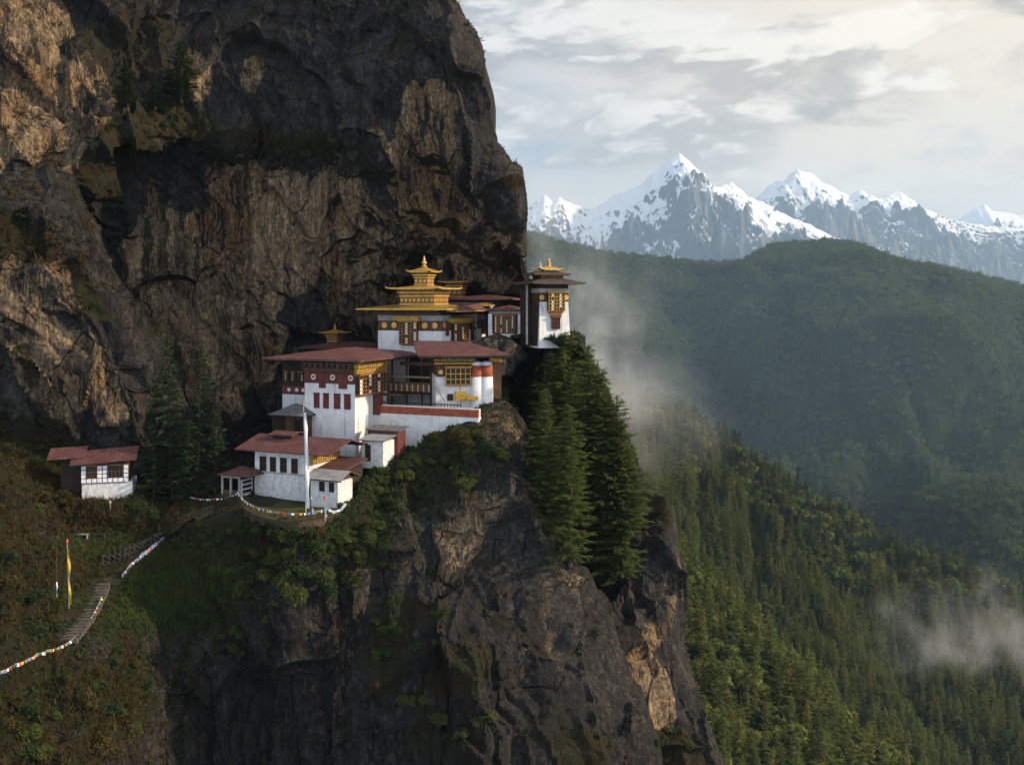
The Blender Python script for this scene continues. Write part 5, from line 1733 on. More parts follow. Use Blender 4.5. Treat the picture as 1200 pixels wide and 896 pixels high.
for zi, (cx, cy_, rx, ry, ang, cnt, size, mixl, lab, grp) in enumerate(ZONES):
    a = math.radians(ang)
    done = tries = 0
    while done < cnt and tries < cnt * 6:
        tries += 1
        t, q = rs.uniform(0, 6.283), math.sqrt(rs.random())
        ux, uy = q * rx * math.cos(t), q * ry * math.sin(t)
        px, py = cx + ux * math.cos(a) - uy * math.sin(a), cy_ + ux * math.sin(a) + uy * math.cos(a)
        bad = False
        for ax, ay, arx, ary, aa in AVOID:
            c, s = math.cos(math.radians(aa)), math.sin(math.radians(aa))
            ddx, ddy = px - ax, py - ay
            if ((ddx * c + ddy * s) / arx) ** 2 + ((-ddx * s + ddy * c) / ary) ** 2 < 1:
                bad = True
        if bad:
            continue
        loc, nor = hit(px, py)
        if loc is None:
            continue
        leaf = rs.choice(mixl)
        o = bpy.data.objects.new('shrub', SHRUB[leaf][rs.randrange(4)])
        COL.objects.link(o)
        s = size * rs.uniform(.55, 1.25) * .62
        o.location = loc + nor * .1 * s - Vector((0, 0, .25 * s))
        o.scale = (s * rs.uniform(.85, 1.2), s * rs.uniform(.85, 1.2), s * rs.uniform(.8, 1.15))
        o.rotation_euler = (-nor.y * .25 * -1, nor.x * .25, rs.uniform(0, 6.28))
        tag(o, lab, 'shrub', grp)
        done += 1


# ground cover: tufts of grass, bracken and low leaves, far too many to count
def tufts(name, label, leafmat, pts, nrm, size, seed, blades=11, width=.10, spread=.6):
    rng = np.random.default_rng(seed)
    n = len(pts)
    c = np.repeat(pts, blades, 0)
    up = unit(np.repeat(nrm, blades, 0) * .45 + np.array([0, 0, .8]))
    s = np.repeat(size, blades) * rng.uniform(.5, 1.25, n * blades)
    dirv = unit(up + rng.normal(0, spread, (n * blades, 3)))
    c = c + rng.normal(0, .22, (n * blades, 3)) * np.repeat(size, blades)[:, None]
    side = unit(np.cross(dirv, rng.normal(0, 1, (n * blades, 3)))) * (s * width * 2)[:, None]
    V = np.stack([c - side, c + side, c + dirv * s[:, None] * .6 + side * .8, c + dirv * s[:, None]], 1).reshape(-1, 3)
    o = link(name, np_mesh(name, V, np.arange(len(V)).reshape(-1, 4), [M[leafmat]]))
    return tag(o, label, None, None, 'stuff')


def sample_sheet(q, nn, amt, fn, seed):
    rng = np.random.default_rng(seed)
    px, py = proj(q)
    w = fn(px, py, nn) * (px > -40) * (px < 1240) * (py > -40) * (py < 930)
    w = w * (q[:, 1] / 120.0) ** 2
    if w.sum() == 0:
        return q[:0], nn[:0]
    idx = rng.choice(len(q), amt, p=w / w.sum())
    return q[idx] + rng.normal(0, .1, (amt, 3)), nn[idx]


PQ, PN = PROM[1], PROM[2]
UQ, UN = WALL[1], WALL[2]
LQ, LN = LEFTB[1], LEFTB[2]
BQ, BN = BUTT[1], BUTT[2]


def soft(px, py, cx, cy_, rx, ry):
    return np.clip(1.6 - np.sqrt(((px - cx) / rx) ** 2 + ((py - cy_) / ry) ** 2), 0, 1) ** 1.5


def w_slope(px, py, nn):
    m = soft(px, py, 60, 600, 190, 90) + soft(px, py, 60, 840, 190, 90) + .7 * soft(px, py, 20, 690, 70, 100)
    return m * keep_clear(px, py) * (px < 235)


def w_green(px, py, nn):
    m = soft(px, py, 200, 690, 80, 60) + soft(px, py, 330, 640, 110, 40) + soft(px, py, 480, 550, 100, 45) + soft(px, py, 430, 610, 50, 50) \
        + .5 * soft(px, py, 80, 800, 150, 60) + .25 * np.clip((np.abs(nn[:, 2]) - .55) / .2, 0, 1)
    return m * keep_clear(px, py)


def w_ledge(px, py, nn):
    return np.clip((nn[:, 2] * np.sign(np.median(nn[:, 2]) + 1e-9) - .42) / .25, 0, 1) + 1.6 * soft(px, py, 210, 160, 90, 26) + 1.2 * soft(px, py, 325, 168, 70, 12) + 2 * soft(px, py, 600, 214, 14, 9) \
        + .35 * soft(px, py, 150, 60, 60, 40)


p1, n1_ = sample_sheet(PQ, PN, 9000, w_slope, 1)
tufts('dry_grass', 'brown bracken and dry grass covering the slope around the stone steps', 'dry', p1, n1_, RNG.uniform(.3, .8, len(p1)), 2, 16, .04)
p1, n1_ = sample_sheet(PQ, PN, 9000, w_green, 3)
tufts('undergrowth', 'low green undergrowth on the edge and banks of the lower cliff', 'darkleaf', p1, n1_, RNG.uniform(.25, .65, len(p1)), 4, 18, .08, 1.0)
p1, n1_ = sample_sheet(PQ, PN, 5500, lambda px, py, nn: (soft(px, py, 205, 690, 60, 42) + .6 * soft(px, py, 120, 640, 60, 14) + .5 * soft(px, py, 110, 715, 50, 26)) * (.25 + .75 * keep_clear(px, py)), 13)
tufts('grass', 'smooth green grass on the bank right of the stone steps', 'grass', p1, n1_, RNG.uniform(.22, .5, len(p1)), 14, 16, .05, .5)
p1, n1_ = sample_sheet(UQ, UN, 4200, w_ledge, 5)
tufts('ledge_grass', 'rusty brown grass on the ledges of the great cliff', 'dry', p1, n1_, RNG.uniform(.3, .9, len(p1)), 6, 11, .06)
p1, n1_ = sample_sheet(LQ, LN, 2200, lambda px, py, nn: soft(px, py, 35, 275, 55, 22) + soft(px, py, 10, 515, 70, 50) + .5 * soft(px, py, 95, 330, 14, 60) + .4 * np.clip((np.abs(nn[:, 2]) - .5) / .2, 0, 1), 7)
tufts('buttress_grass', 'brown grass on the ledges of the left buttress', 'dry', p1, n1_, RNG.uniform(.35, 1.0, len(p1)), 8, 11, .06)
p1, n1_ = sample_sheet(BQ, BN, 3200, lambda px, py, nn: soft(px, py, 690, 560, 50, 110) + .6 * soft(px, py, 770, 880, 60, 25) + soft(px, py, 640, 398, 50, 6) + .5 * soft(px, py, 620, 560, 20, 60), 9)
tufts('pine_understorey', 'green undergrowth beneath the pines below the corner tower', 'darkleaf', p1, n1_, RNG.uniform(.35, .8, len(p1)), 10, 16, .08, 1.0)


# ------------------------------------------------------------------ forests of the valley
def low_conifer(seed, h=16.0, r=3.2, layers=11, fan=11):
    rng = np.random.default_rng(seed)
    C, U, Wd = [], [], []
    for l in range(layers):
        t = .10 + .88 * l / (layers - 1)
        rr = r * (1 - t) ** .8 * rng.uniform(.8, 1.15) + .25
        for k in range(max(4, int(fan * (1 - .6 * t)))):
            a = rng.uniform(0, 6.283)
            d = np.array([math.cos(a), math.sin(a), -.38 + .3 * t])
            L = rr * rng.uniform(.6, 1.15)
            c = np.array([0, 0, t * h]) + d * L * .55 + rng.normal(0, .12, 3)
            n = unit(np.array([rng.normal(0, .3), rng.normal(0, .3), 1.0]))
            C.append(c)
            U.append(unit(d) * L * .55)
            Wd.append(unit(np.cross(n, d)) * L * rng.uniform(.26, .4))
    C, U, Wd = np.array(C), np.array(U), np.array(Wd)
    cv, cf = quads_from(C, U, Wd, rng)
    tv, tf, _ = trunk_arrays(h * .96, .22, rng, .004, 4, 3)
    return tv, tf, cv, cf


def low_round(seed, h=12.0, r=4.2, n=120):
    rng = np.random.default_rng(seed)
    b = np.array([(rng.normal(0, .38) * r, rng.normal(0, .38) * r, h * rng.uniform(.45, .8), r * rng.uniform(.35, .6)) for _ in range(6)])
    k = rng.integers(0, 6, n)
    d = unit(rng.normal(0, 1, (n, 3)))
    C = b[k, :3] + d * (b[k, 3] * rng.uniform(.7, 1.1, n))[:, None]
    u = unit(np.cross(d, rng.normal(0, 1, (n, 3))))
    w = np.cross(d, u)
    s = r * rng.uniform(.14, .26, n)
    cv, cf = quads_from(C, (u + d * .4) * s[:, None], w * (s * .8)[:, None], rng)
    tv, tf, _ = trunk_arrays(h * .5, .25, rng, .01, 4, 2)
    return tv, tf, cv, cf


KIND_MID = [two_mat('forest_tree', conifer(500 + i, 17, [3.5, 3.0, 3.9][i], 64, [.05, .12, .03][i], .28, 1.0, .62), 'sunlitfir') for i in range(3)]
KIND_MID += [two_mat('forest_tree', low_round(560, 13, 4.4, 420), 'sunlitfir')]
KIND_SHADED = [two_mat('forest_tree', conifer(520 + i, 17, [3.3, 3.7][i], 64, [.05, .10][i], .28, 1.0, .62), 'shadefar') for i in range(2)]
KIND_LOW = [two_mat('forest_tree', low_conifer(600 + i, 17, [3.6, 3.1, 4.1][i]), 'hillpine') for i in range(3)]
KIND_LOW += [two_mat('forest_tree', low_round(660 + i, 13, 4.6), 'hillpine') for i in range(2)]


def scatter_hill(q, fc, n, seed, mask=None):
    rng = np.random.default_rng(seed)
    a, b, c, d = (q[fc[:, i]] for i in range(4))
    area = np.linalg.norm(np.cross(c - a, d - b), axis=1) * .5
    px, py = proj(a)
    w = area * (px > 540) * (px < 1260) * (py < 960) * (py > 200)
    if mask is not None:
        w = w * mask(a, px, py)
    idx = rng.choice(len(fc), n, p=w / w.sum())
    s, t = rng.random((n, 1)), rng.random((n, 1))
    p = (a[idx] * (1 - s) + b[idx] * s) * (1 - t) + (d[idx] * (1 - s) + c[idx] * s) * t
    return p


def thin_out(p, gap, seed):
    """drop trees that stand closer than gap to one already kept"""
    cell = {}
    keep = []
    for i, (x, y, z) in enumerate(p.tolist()):
        k = (int(x // gap), int(y // gap), int(z // gap))
        ok = True
        for a in (-1, 0, 1):
            for b in (-1, 0, 1):
                for c in (-1, 0, 1):
                    for u_ in cell.get((k[0] + a, k[1] + b, k[2] + c), ()):
                        if (u_[0] - x) ** 2 + (u_[1] - y) ** 2 + (u_[2] - z) ** 2 < gap * gap:
                            ok = False
                            break
                    if not ok:
                        break
                if not ok:
                    break
            if not ok:
                break
        if ok:
            cell.setdefault(k, []).append((x, y, z))
            keep.append(i)
    return p[keep]


def gn_forest(name, label, pts, scl, rot, kinds, pick=None):
    """one object: a point per tree, each carrying one of the tree kinds"""
    me = bpy.data.meshes.new(name)
    me.vertices.add(len(pts))
    me.vertices.foreach_set('co', np.asarray(pts, np.float32).ravel())
    for nm, ty, arr in (('scl', 'FLOAT_VECTOR', scl), ('rot', 'FLOAT_VECTOR', rot)):
        at = me.attributes.new(nm, ty, 'POINT')
        at.data.foreach_set('vector', np.asarray(arr, np.float32).ravel())
    at = me.attributes.new('pick', 'INT', 'POINT')
    if pick is None:
        pick = np.random.default_rng(len(pts)).integers(0, len(kinds), len(pts))
    at.data.foreach_set('value', np.asarray(pick).astype(np.int32))
    me.update()
    o = link(name, me)
    ng = bpy.data.node_groups.new(name, 'GeometryNodeTree')
    ng.interface.new_socket('Geometry', in_out='INPUT', socket_type='NodeSocketGeometry')
    ng.interface.new_socket('Geometry', in_out='OUTPUT', socket_type='NodeSocketGeometry')
    N, Lk = ng.nodes.new, ng.links.new
    gi, go = N('NodeGroupInput'), N('NodeGroupOutput')
    iop = N('GeometryNodeInstanceOnPoints')
    join = N('GeometryNodeGeometryToInstance')
    for k in kinds:
        oi = N('GeometryNodeObjectInfo')
        oi.transform_space = 'ORIGINAL'
        oi.inputs['Object'].default_value = k
        oi.inputs['As Instance'].default_value = True
        Lk(oi.outputs['Geometry'], join.inputs[0])
    Lk(gi.outputs[0], iop.inputs['Points'])
    Lk(join.outputs[0], iop.inputs['Instance'])
    iop.inputs['Pick Instance'].default_value = True

    def na(nm, ty):
        a = N('GeometryNodeInputNamedAttribute')
        a.data_type = ty
        a.inputs['Name'].default_value = nm
        return a.outputs['Attribute']
    Lk(na('pick', 'INT'), iop.inputs['Instance Index'])
    Lk(na('scl', 'FLOAT_VECTOR'), iop.inputs['Scale'])
    e2r = N('FunctionNodeEulerToRotation')
    Lk(na('rot', 'FLOAT_VECTOR'), e2r.inputs[0])
    Lk(e2r.outputs[0], iop.inputs['Rotation'])
    Lk(iop.outputs[0], go.inputs[0])
    md = o.modifiers.new('trees', 'NODES')
    md.node_group = ng
    tag(o, label, None, None, 'stuff')
    return o


def scl_rot(n, s0, s1, seed):
    r = np.random.default_rng(seed)
    s = r.uniform(s0, s1, n) * r.choice([.75, 1, 1, 1.2], n)
    return np.stack([s * r.uniform(.9, 1.35, n), s * r.uniform(.9, 1.35, n), s], 1), np.stack([r.normal(0, .03, n), r.normal(0, .03, n), r.uniform(0, 6.28, n)], 1)


pb = thin_out(scatter_hill(HB[0], HB[1], 7000, 1), 4.7, 1)
pa = thin_out(scatter_hill(HA[0], HA[1], 30000, 2), 4.6, 2)
pc = thin_out(scatter_hill(HC[0], HC[1], 90000, 3), 7.0, 3)
# the nearest trees in view become objects of their own
px, py = proj(pb)
vis = (px > 796) & (px < 1205) & (py < 935) & (py > 600)
near_idx = np.argsort(np.where(vis, pb[:, 1], 1e9))[:min(300, int(vis.sum()))]
rest = np.ones(len(pb), bool)
rest[near_idx] = False
rr_ = random.Random(3)
FIRST = {}
for i in near_idx:
    k = rr_.choice((0, 0, 1, 1, 2, 2, 3, 3))
    o = bpy.data.objects.new('forest_tree', KIND_MID[k])
    COL.objects.link(o)
    FIRST.setdefault(k, o)
    s = rr_.uniform(.7, 1.45)
    o.location = (pb[i, 0], pb[i, 1], pb[i, 2] - .4)
    s2 = s * rr_.uniform(.85, 1.3)
    o.scale = (s2 * rr_.uniform(.9, 1.1), s2 * rr_.uniform(.9, 1.1), s)
    o.rotation_euler = (rr_.gauss(0, .03), rr_.gauss(0, .03), rr_.uniform(0, 6.28))
    if k == 3:
        tag(o, 'round leafy tree among the conifers on the nearest slope, right of the buttress', 'tree', 'round trees on the nearest wooded slope')
    else:
        tag(o, 'conifer on the nearest wooded slope, right of the grey buttress', 'tree', 'conifers on the nearest wooded slope')
print('COUNT individual trees', len(near_idx), 'rest', int(rest.sum()), 'A', len(pa), 'C', len(pc))
mids = [FIRST[k] for k in sorted(FIRST)]
# lower middle spur: shade put into darker conifers; two stand there as own trees
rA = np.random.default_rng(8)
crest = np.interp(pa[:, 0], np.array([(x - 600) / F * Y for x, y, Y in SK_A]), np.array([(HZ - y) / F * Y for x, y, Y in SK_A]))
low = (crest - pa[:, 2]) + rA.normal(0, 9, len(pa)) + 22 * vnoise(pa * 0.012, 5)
dark = low > 26  # trees well below the crest get the shade-dark needles
shaded_kinds = []
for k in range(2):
    o = bpy.data.objects.new('shaded_conifer', KIND_SHADED[k])
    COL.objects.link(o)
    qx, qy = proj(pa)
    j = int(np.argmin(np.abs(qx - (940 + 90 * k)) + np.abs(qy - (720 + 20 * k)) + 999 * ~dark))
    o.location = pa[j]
    tag(o, 'conifer with shade painted into its needles in the gully of the middle spur', 'tree', 'shade-painted conifers on the middle spur')
    shaded_kinds.append(o)
p_ = pb[rest]
s_, r_ = scl_rot(len(p_), .75, 1.4, 4)
gn_forest('forest', 'conifer forest filling the fold behind the nearest slope', p_, s_, r_, mids)
s_, r_ = scl_rot(len(pa), .75, 1.3, 5)
nm = len(mids)
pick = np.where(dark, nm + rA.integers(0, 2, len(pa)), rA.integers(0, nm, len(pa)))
gn_forest('forest', 'mixed forest covering the middle spur of the valley', pa, s_, r_, mids + shaded_kinds, pick)
# two simple kinds for the far hill stand on that hill themselves
far = []
for k, me in enumerate(KIND_LOW):
    o = bpy.data.objects.new('distant_tree', me)
    COL.objects.link(o)
    j = int(np.argmin(np.abs(proj(pc)[0] - (740 + 95 * k)) + np.abs(pc[:, 1] - 2690) * .4))
    o.location = pc[j]
    tag(o, ['conifer on the distant skyline ridge', 'round tree on the distant skyline ridge'][k > 2] , 'tree', ['conifers on the far ridge', 'round trees on the far ridge'][k > 2])
    far.append(o)
s_, r_ = scl_rot(len(pc), .9, 1.5, 6)
gn_forest('forest', 'hazy blue green forest covering the far hill', pc, s_, r_, far)


# ------------------------------------------------------------------ lawn fence, prayer flags, poles, steps
def flag_string(label, pts, n, fh, colors, sag=0.0, name='prayer_flags', sw=.30, group=None):
    root = thing(name, label, 'prayer flags', pts[0], 0, group)
    b0 = Vector(pts[0])
    pts = [Vector(p) - b0 for p in pts]
    seg = [0.0]
    for a, b in zip(pts, pts[1:]):
        seg.append(seg[-1] + (b - a).length)

    def at(t):
        d = t * seg[-1]
        for i in range(len(pts) - 1):
            if d <= seg[i + 1] or i == len(pts) - 2:
                f_ = (d - seg[i]) / max(1e-6, seg[i + 1] - seg[i])
                p = pts[i].lerp(pts[i + 1], f_)
                p.z -= sag * 4 * f_ * (1 - f_)
                return p
    MB().tube([at(i / 60) for i in range(61)], .018, 4).build('cord', 'pole', root)
    rnd = random.Random(n)
    meshes = {}
    for i in range(n):
        t = (i + .5) / n
        p = at(t)
        d = (at(min(1, t + .01)) - at(max(0, t - .01)))
        d.z = 0
        ang = math.atan2(d.y, d.x) + rnd.gauss(0, .35)
        c = colors[i % len(colors)] if rnd.random() < .75 else rnd.choice(colors)
        if c not in meshes:
            vs, fs = [], []
            for k in range(5):
                for l in range(4):
                    u_, v_ = k / 4 - .5, l / 3
                    y = .07 * math.sin(u_ * 5 + v_ * 3) * v_
                    vs += [(u_ * sw * 2 * (1 - .1 * v_), y, -v_ * fh)]
            for k in range(4):
                for l in range(3):
                    a = k * 4 + l
                    fs.append((a, a + 4, a + 5, a + 1))
            m = MB().add(vs, fs).add([(x, y + .012, z) for x, y, z in vs], [q[::-1] for q in fs])
            meshes[c] = m.build('flag', c, root)
            o = meshes[c]
        else:
            o = meshes[c].copy()
            COL.objects.link(o)
            o.parent = root
        o.location = p
        o.rotation_euler = (rnd.gauss(0, .25), rnd.gauss(0, .08), ang)
        o.scale = (rnd.uniform(.8, 1.15), 1, rnd.uniform(.8, 1.2))
    return root


FIVE = ['cloth_blue', 'cloth_white', 'cloth_red', 'cloth_green', 'cloth_yellow']
MIXW = ['cloth_white', 'cloth_red', 'cloth_yellow', 'cloth_white', 'cloth_blue']


def on_ground(px, py, up=0.0):
    loc, n = hit(px, py)
    return (loc.x, loc.y, loc.z + up)


# rail fence round the outer edge of the lawn, with flags tied along it
ZL = -27.25


def on_lawn(px, py):
    return P(px, py, ZL * F / (HZ - py))


rim = [(279, 585), (286, 595), (297, 602), (312, 607), (330, 610.5), (350, 611.5), (368, 610), (384, 605)]
rp = [on_lawn(a, b) for a, b in rim]
edge_ = [Vector(p) for p in rp] + [Vector(on_lawn(398, 597)), Vector(on_lawn(402, 588)), Vector(on_lawn(330, 572)), Vector(on_lawn(284, 572))]
cen = Vector((sum(p.x for p in edge_), sum(p.y for p in edge_), 0)) / len(edge_)
outl = []
for a_, b_ in zip(edge_, edge_[1:] + edge_[:1]):
    for k in range(5):
        outl.append(a_.lerp(b_, k / 5))
no = len(outl)
vs, fs, mi_ = [], [], []
for ring in range(7):
    for k, p in enumerate(outl):
        q = p.lerp(Vector((cen.x, cen.y, ZL)), ring / 6.5)
        vs.append((q.x, q.y, ZL + (.06 * math.sin(q.x * 1.3) * math.sin(q.y * .9) if ring else 0)))
for ring in range(6):
    for k in range(no):
        fs.append((ring * no + k, ring * no + (k + 1) % no, (ring + 1) * no + (k + 1) % no, (ring + 1) * no + k))
        mi_.append(0)
b_ = len(vs)
for k, p in enumerate(outl):
    q = p + (p - Vector((cen.x, cen.y, p.z))).normalized() * .25
    vs.append((q.x, q.y, ZL - .8 + .2 * math.sin(k * 1.7)))
for k in range(no):
    fs.append((k, b_ + k, b_ + (k + 1) % no, (k + 1) % no))
    mi_.append(1)
mb = MB().add(vs, fs)
mb.add([], [tuple(6 * no + k - len(vs) for k in range(no))]) if False else None
mb.f.append(tuple(6 * no + k for k in range(no)))
mb.m = mi_ + [0]
tag(mb.build('lawn', ['lawn', 'path']), kind='structure')
fr = thing('lawn_fence', 'low wooden rail fence curving along the outer edge of the lawn', 'fence', rp[0])
base = Vector(rp[0])
allp = []
for a, b in zip(rp, rp[1:]):
    for k in range(3):
        allp.append(Vector(a).lerp(Vector(b), k / 3) - base)
allp.append(Vector(rp[-1]) - base)
for q in allp:
    MB().box(q.x - .05, q.x + .05, q.y - .05, q.y + .05, q.z - .4, q.z + 1.0).build('fence_post', 'wood', fr)
MB().tube([q + Vector((0, -.06, .9)) for q in allp], .04, 4).build('rail', 'wood', fr)
MB().tube([q + Vector((0, -.06, .45)) for q in allp], .04, 4).build('rail', 'wood', fr)
flag_string('string of small coloured prayer flags tied along the curved lawn fence', [(a, b - .15, c + 1.15) for a, b, c in rp], 46, .30, MIXW, .08, sw=.17)
flag_string('string of white prayer flags rising from the lawn fence to the bushes below the gatehouse',
            [(rp[-1][0], rp[-1][1] - .2, rp[-1][2] + 1.2), P(396, 597, 128.5), P(405, 588, 129)], 12, .3, ['cloth_white'], .25, sw=.2)
flag_string('pale string of worn prayer flags on the bank between the pines and the lawn',
            [on_ground(202, 583, .8), on_ground(222, 588, .8), on_ground(250, 591, .8), (rp[0][0], rp[0][1], rp[0][2] + .9)], 30, .22, ['cloth_white', 'cloth_white', 'pole', 'cloth_red'], .2, sw=.16)

# tall banner pole
bp = on_lawn(358.5, 601)
t = thing('prayer_pole', 'very tall pole with a long white prayer banner, standing on the lawn', 'flag pole', bp)
H_ = (601 - 474) / F * bp[1]
MB().tube([(0, 0, -.4), (-.1, 0, H_ * .5), (-.32, 0, H_)], .085, 8, 0, .05).build('pole', 'pole', t)
vs, fs = [], []
for l in range(41):
    z = .6 + (H_ * .88) * l / 40
    x = -.32 * (z / H_) ** 1.3
    for k in range(5):
        u_ = k / 4
        vs.append((x + .08 + u_ * (.40 - .10 * l / 40 + .05 * math.sin(l * .6)), .14 * math.sin(z * 1.1 + u_ * 2.5) * u_ - .02, z + .05 * math.sin(u_ * 3)))
for l in range(40):
    for k in range(4):
        a = l * 5 + k
        fs.append((a, a + 1, a + 6, a + 5))
m = MB().add(vs, fs).add([(x, y + .02, z) for x, y, z in vs], [q[::-1] for q in fs])
m.build('banner', 'cloth_white', t, smooth=True)
finial(t, -.32, 0, H_ - .05, .7, 'golddull')


def banner_pole(px, py, top, label, cloth, name='banner_pole', w_=.28, frac=.8, lean=.0, tip='pole', start=.06, polemat='pole'):
    b = on_lawn(px, py) if 340 < px < 400 else on_ground(px, py)
    H = (py - top) / F * b[1]
    t = thing(name, label, 'flag pole', b)
    MB().tube([(0, 0, -.3), (lean * H, 0, H)], .05, 6, 0, .035).build('pole', polemat, t)
    vs, fs = [], []
    n = 24
    for l in range(n + 1):
        z = H * start + H * frac * l / n
        for k in range(4):
            u_ = k / 3
            vs.append((lean * z + .05 + u_ * w_ * (.8 + .3 * math.sin(l * .5)), .07 * math.sin(z * 2.2 + u_ * 2), z))
    for l in range(n):
        for k in range(3):
            a = l * 4 + k
            fs.append((a, a + 1, a + 5, a + 4))
    MB().add(vs, fs).add([(x, y + .015, z) for x, y, z in vs], [q[::-1] for q in fs]).build('banner', cloth, t, smooth=True)
    MB().lathe(lean * H, 0, [(.10, H - .02), (.16, H + .12), (.14, H + .3), (.02, H + .5)], 8).build('pole_top', tip, t)
    return t


banner_pole(81, 713, 636, 'tall pole with a long yellow banner beside the stone steps', 'cloth_yellow', w_=.25, frac=.86, lean=-.03, tip='cloth_red')
banner_pole(65, 704, 632, 'thin leaning pole with a torn white banner, left of the yellow one', 'cloth_white', w_=.2, frac=.25, lean=.03, polemat='wood', tip='wood')
banner_pole(366, 600, 586, 'short pole with a white banner just right of the tall prayer pole', 'cloth_white', w_=.16, frac=.85, lean=-.08)
banner_pole(381, 607, 585, 'short pole with red and white cloths at the right end of the lawn fence', 'cloth_white', w_=.2, frac=.6, lean=-.02, tip='cloth_red')
banner_pole(129, 598, 590, 'short white pole beside the lower wall of the cottage', 'cloth_white', w_=.12, frac=.8)

# stone steps
a, b = Vector(on_ground(127, 684)), Vector(on_ground(82, 752))
steps = thing('stone_steps', 'flight of worn stone steps climbing the grassy slope beside the yellow banner', 'steps', b, 0)
d = a - b
side = Vector((d.y, -d.x, 0)).normalized()
fwd = Vector((d.x, d.y, 0)).normalized()
n = 18
for i in range(n):
    t_ = (i + .5) / n
    px_, py_ = 78 + 43 * t_ + 4 * math.sin(t_ * 3.1), 752 - 68 * t_
    c = Vector(on_ground(px_, py_)) - b
    ww = 1.2 - .3 * t_ + rs.uniform(-.1, .1)
    hh = .09
    vs = [c + side * sx * ww + fwd * sy * .30 + Vector((rs.uniform(-.04, .04), rs.uniform(-.04, .04), zz + rs.uniform(-.02, .02)))
          for zz in (-.25, .24) for sx, sy in ((-1, -1), (1, -1), (1, 1), (-1, 1))]
    MB().add(vs, [(3, 2, 1, 0), (4, 5, 6, 7), (0, 1, 5, 4), (1, 2, 6, 5), (2, 3, 7, 6), (3, 0, 4, 7)]).build('step', 'step', steps)


def ribbon(name, mat, pix, width, lift=.06):
    """path laid on the ground along a line"""
    c = [Vector(on_ground(x, y)) for x, y in pix]
    pts = []
    for p, q in zip(c, c[1:]):
        for k in range(6):
            pts.append(p.lerp(q, k / 6))
    pts.append(c[-1])
    vs, fs = [], []
    for i, p in enumerate(pts):
        dd = (pts[min(i + 1, len(pts) - 1)] - pts[max(0, i - 1)])
        s = Vector((dd.y, -dd.x, 0)).normalized()
        for k in range(5):
            q = p + s * width * (k / 4 - .5) * (1 + .2 * math.sin(i * 1.3 + k))
            hit_ = BVH.ray_cast(q + Vector((0, 0, 4)), Vector((0, 0, -1)))
            z = hit_[0].z if hit_[0] is not None and abs(hit_[0].z - p.z) < 1.2 else p.z
            vs.append((q.x, q.y, z + lift))
    for i in range(len(pts) - 1):
        for k in range(4):
            a_ = i * 5 + k
            fs.append((a_, a_ + 1, a_ + 6, a_ + 5))
    o = MB().add(vs, fs).build(name, mat, smooth=True)
    return tag(o, kind='structure')


ribbon('path', 'path', [(128, 683), (138, 676), (150, 666), (163, 655), (180, 640), (200, 625), (225, 606), (250, 596)], 2.0)
flag_string('long string of coloured prayer flags hanging beside the stone steps down to the left edge',
            [on_ground(x, y + 7, .95) for x, y in ((-12, 796), (0, 790), (18, 781), (34, 774), (44, 768), (56, 764), (70, 760), (86, 750), (100, 735), (109, 722), (115, 710), (119, 700))], 84, .30, FIVE, .12, sw=.2)
flag_string('thick bundle of faded prayer flags along the trail above the stone steps',
            [on_ground(x, y + 5, .8) for x, y in ((143, 675), (153, 662), (168, 649), (180, 640), (192, 631))], 56, .38, ['cloth_white', 'cloth_blue', 'cloth_white', 'cloth_red', 'pole', 'cloth_blue'], .12, sw=.2)

# retaining wall beside the trail
g0, g1 = on_ground(118, 642), on_ground(190, 629)
wl = [Vector(on_ground(x, y)) for x, y in ((118, 660), (132, 657), (150, 650), (170, 641), (190, 632))]
m = MB()
b0 = wl[0].copy()
for a_, b_ in zip(wl, wl[1:]):
    L_ = (b_ - a_)
    for row in range(6):
        k = max(2, int(L_.length / .5))
        for j in range(k):
            p = a_.lerp(b_, (j + (.5 if row % 2 else .2)) / k) - b0
            w_, h_, d_ = rs.uniform(.14, .3), rs.uniform(.11, .18), rs.uniform(.2, .3)
            z = -.6 + row * .30 + rs.uniform(-.04, .04)
            ang = math.atan2(L_.y, L_.x)
            ca, sa = math.cos(ang), math.sin(ang)
            vs = []
            for zz in (-h_, h_):
                for x_, y_ in ((-w_, -d_), (w_, -d_), (w_, d_), (-w_, d_)):
                    x_, y_ = x_ * rs.uniform(.85, 1.1), y_ * rs.uniform(.8, 1.1)
                    vs.append((p.x + x_ * ca - y_ * sa, p.y + x_ * sa + y_ * ca, p.z + z + zz * rs.uniform(.85, 1.1)))
            m.add(vs, [(3, 2, 1, 0), (4, 5, 6, 7), (0, 1, 5, 4), (1, 2, 6, 5), (2, 3, 7, 6), (3, 0, 4, 7)])
o = m.build('retaining_wall', 'stone', None, b0)
tag(o, 'rough dry stone retaining wall between the trail and the small grassy plaza', 'wall')

# benches on the plaza in front of the cottage
for px_, py_, mat, lab in ((97, 628, 'greyroof', 'pale painted bench on the grassy plaza, left of the dark one'), (117, 628, 'stone', 'dark stone bench on the grassy plaza, right of the pale one')):
    b = on_ground(px_, py_ + 1.5)
    t = thing('bench', lab, 'bench', b, .1)
    MB().box(-.75, .75, -.22, .22, .38, .47).build('seat', mat, t)
    for s_ in (-.55, .55):
        MB().box(s_ - .07, s_ + .07, -.18, .18, -.2, .379).build('leg', mat, t)

# ------------------------------------------------------------------ air
def box_obj(name, x0, x1, y0, y1, z0, z1, mat):
    o = MB().box(x0, x1, y0, y1, z0, z1).build(name, mat)
    return o


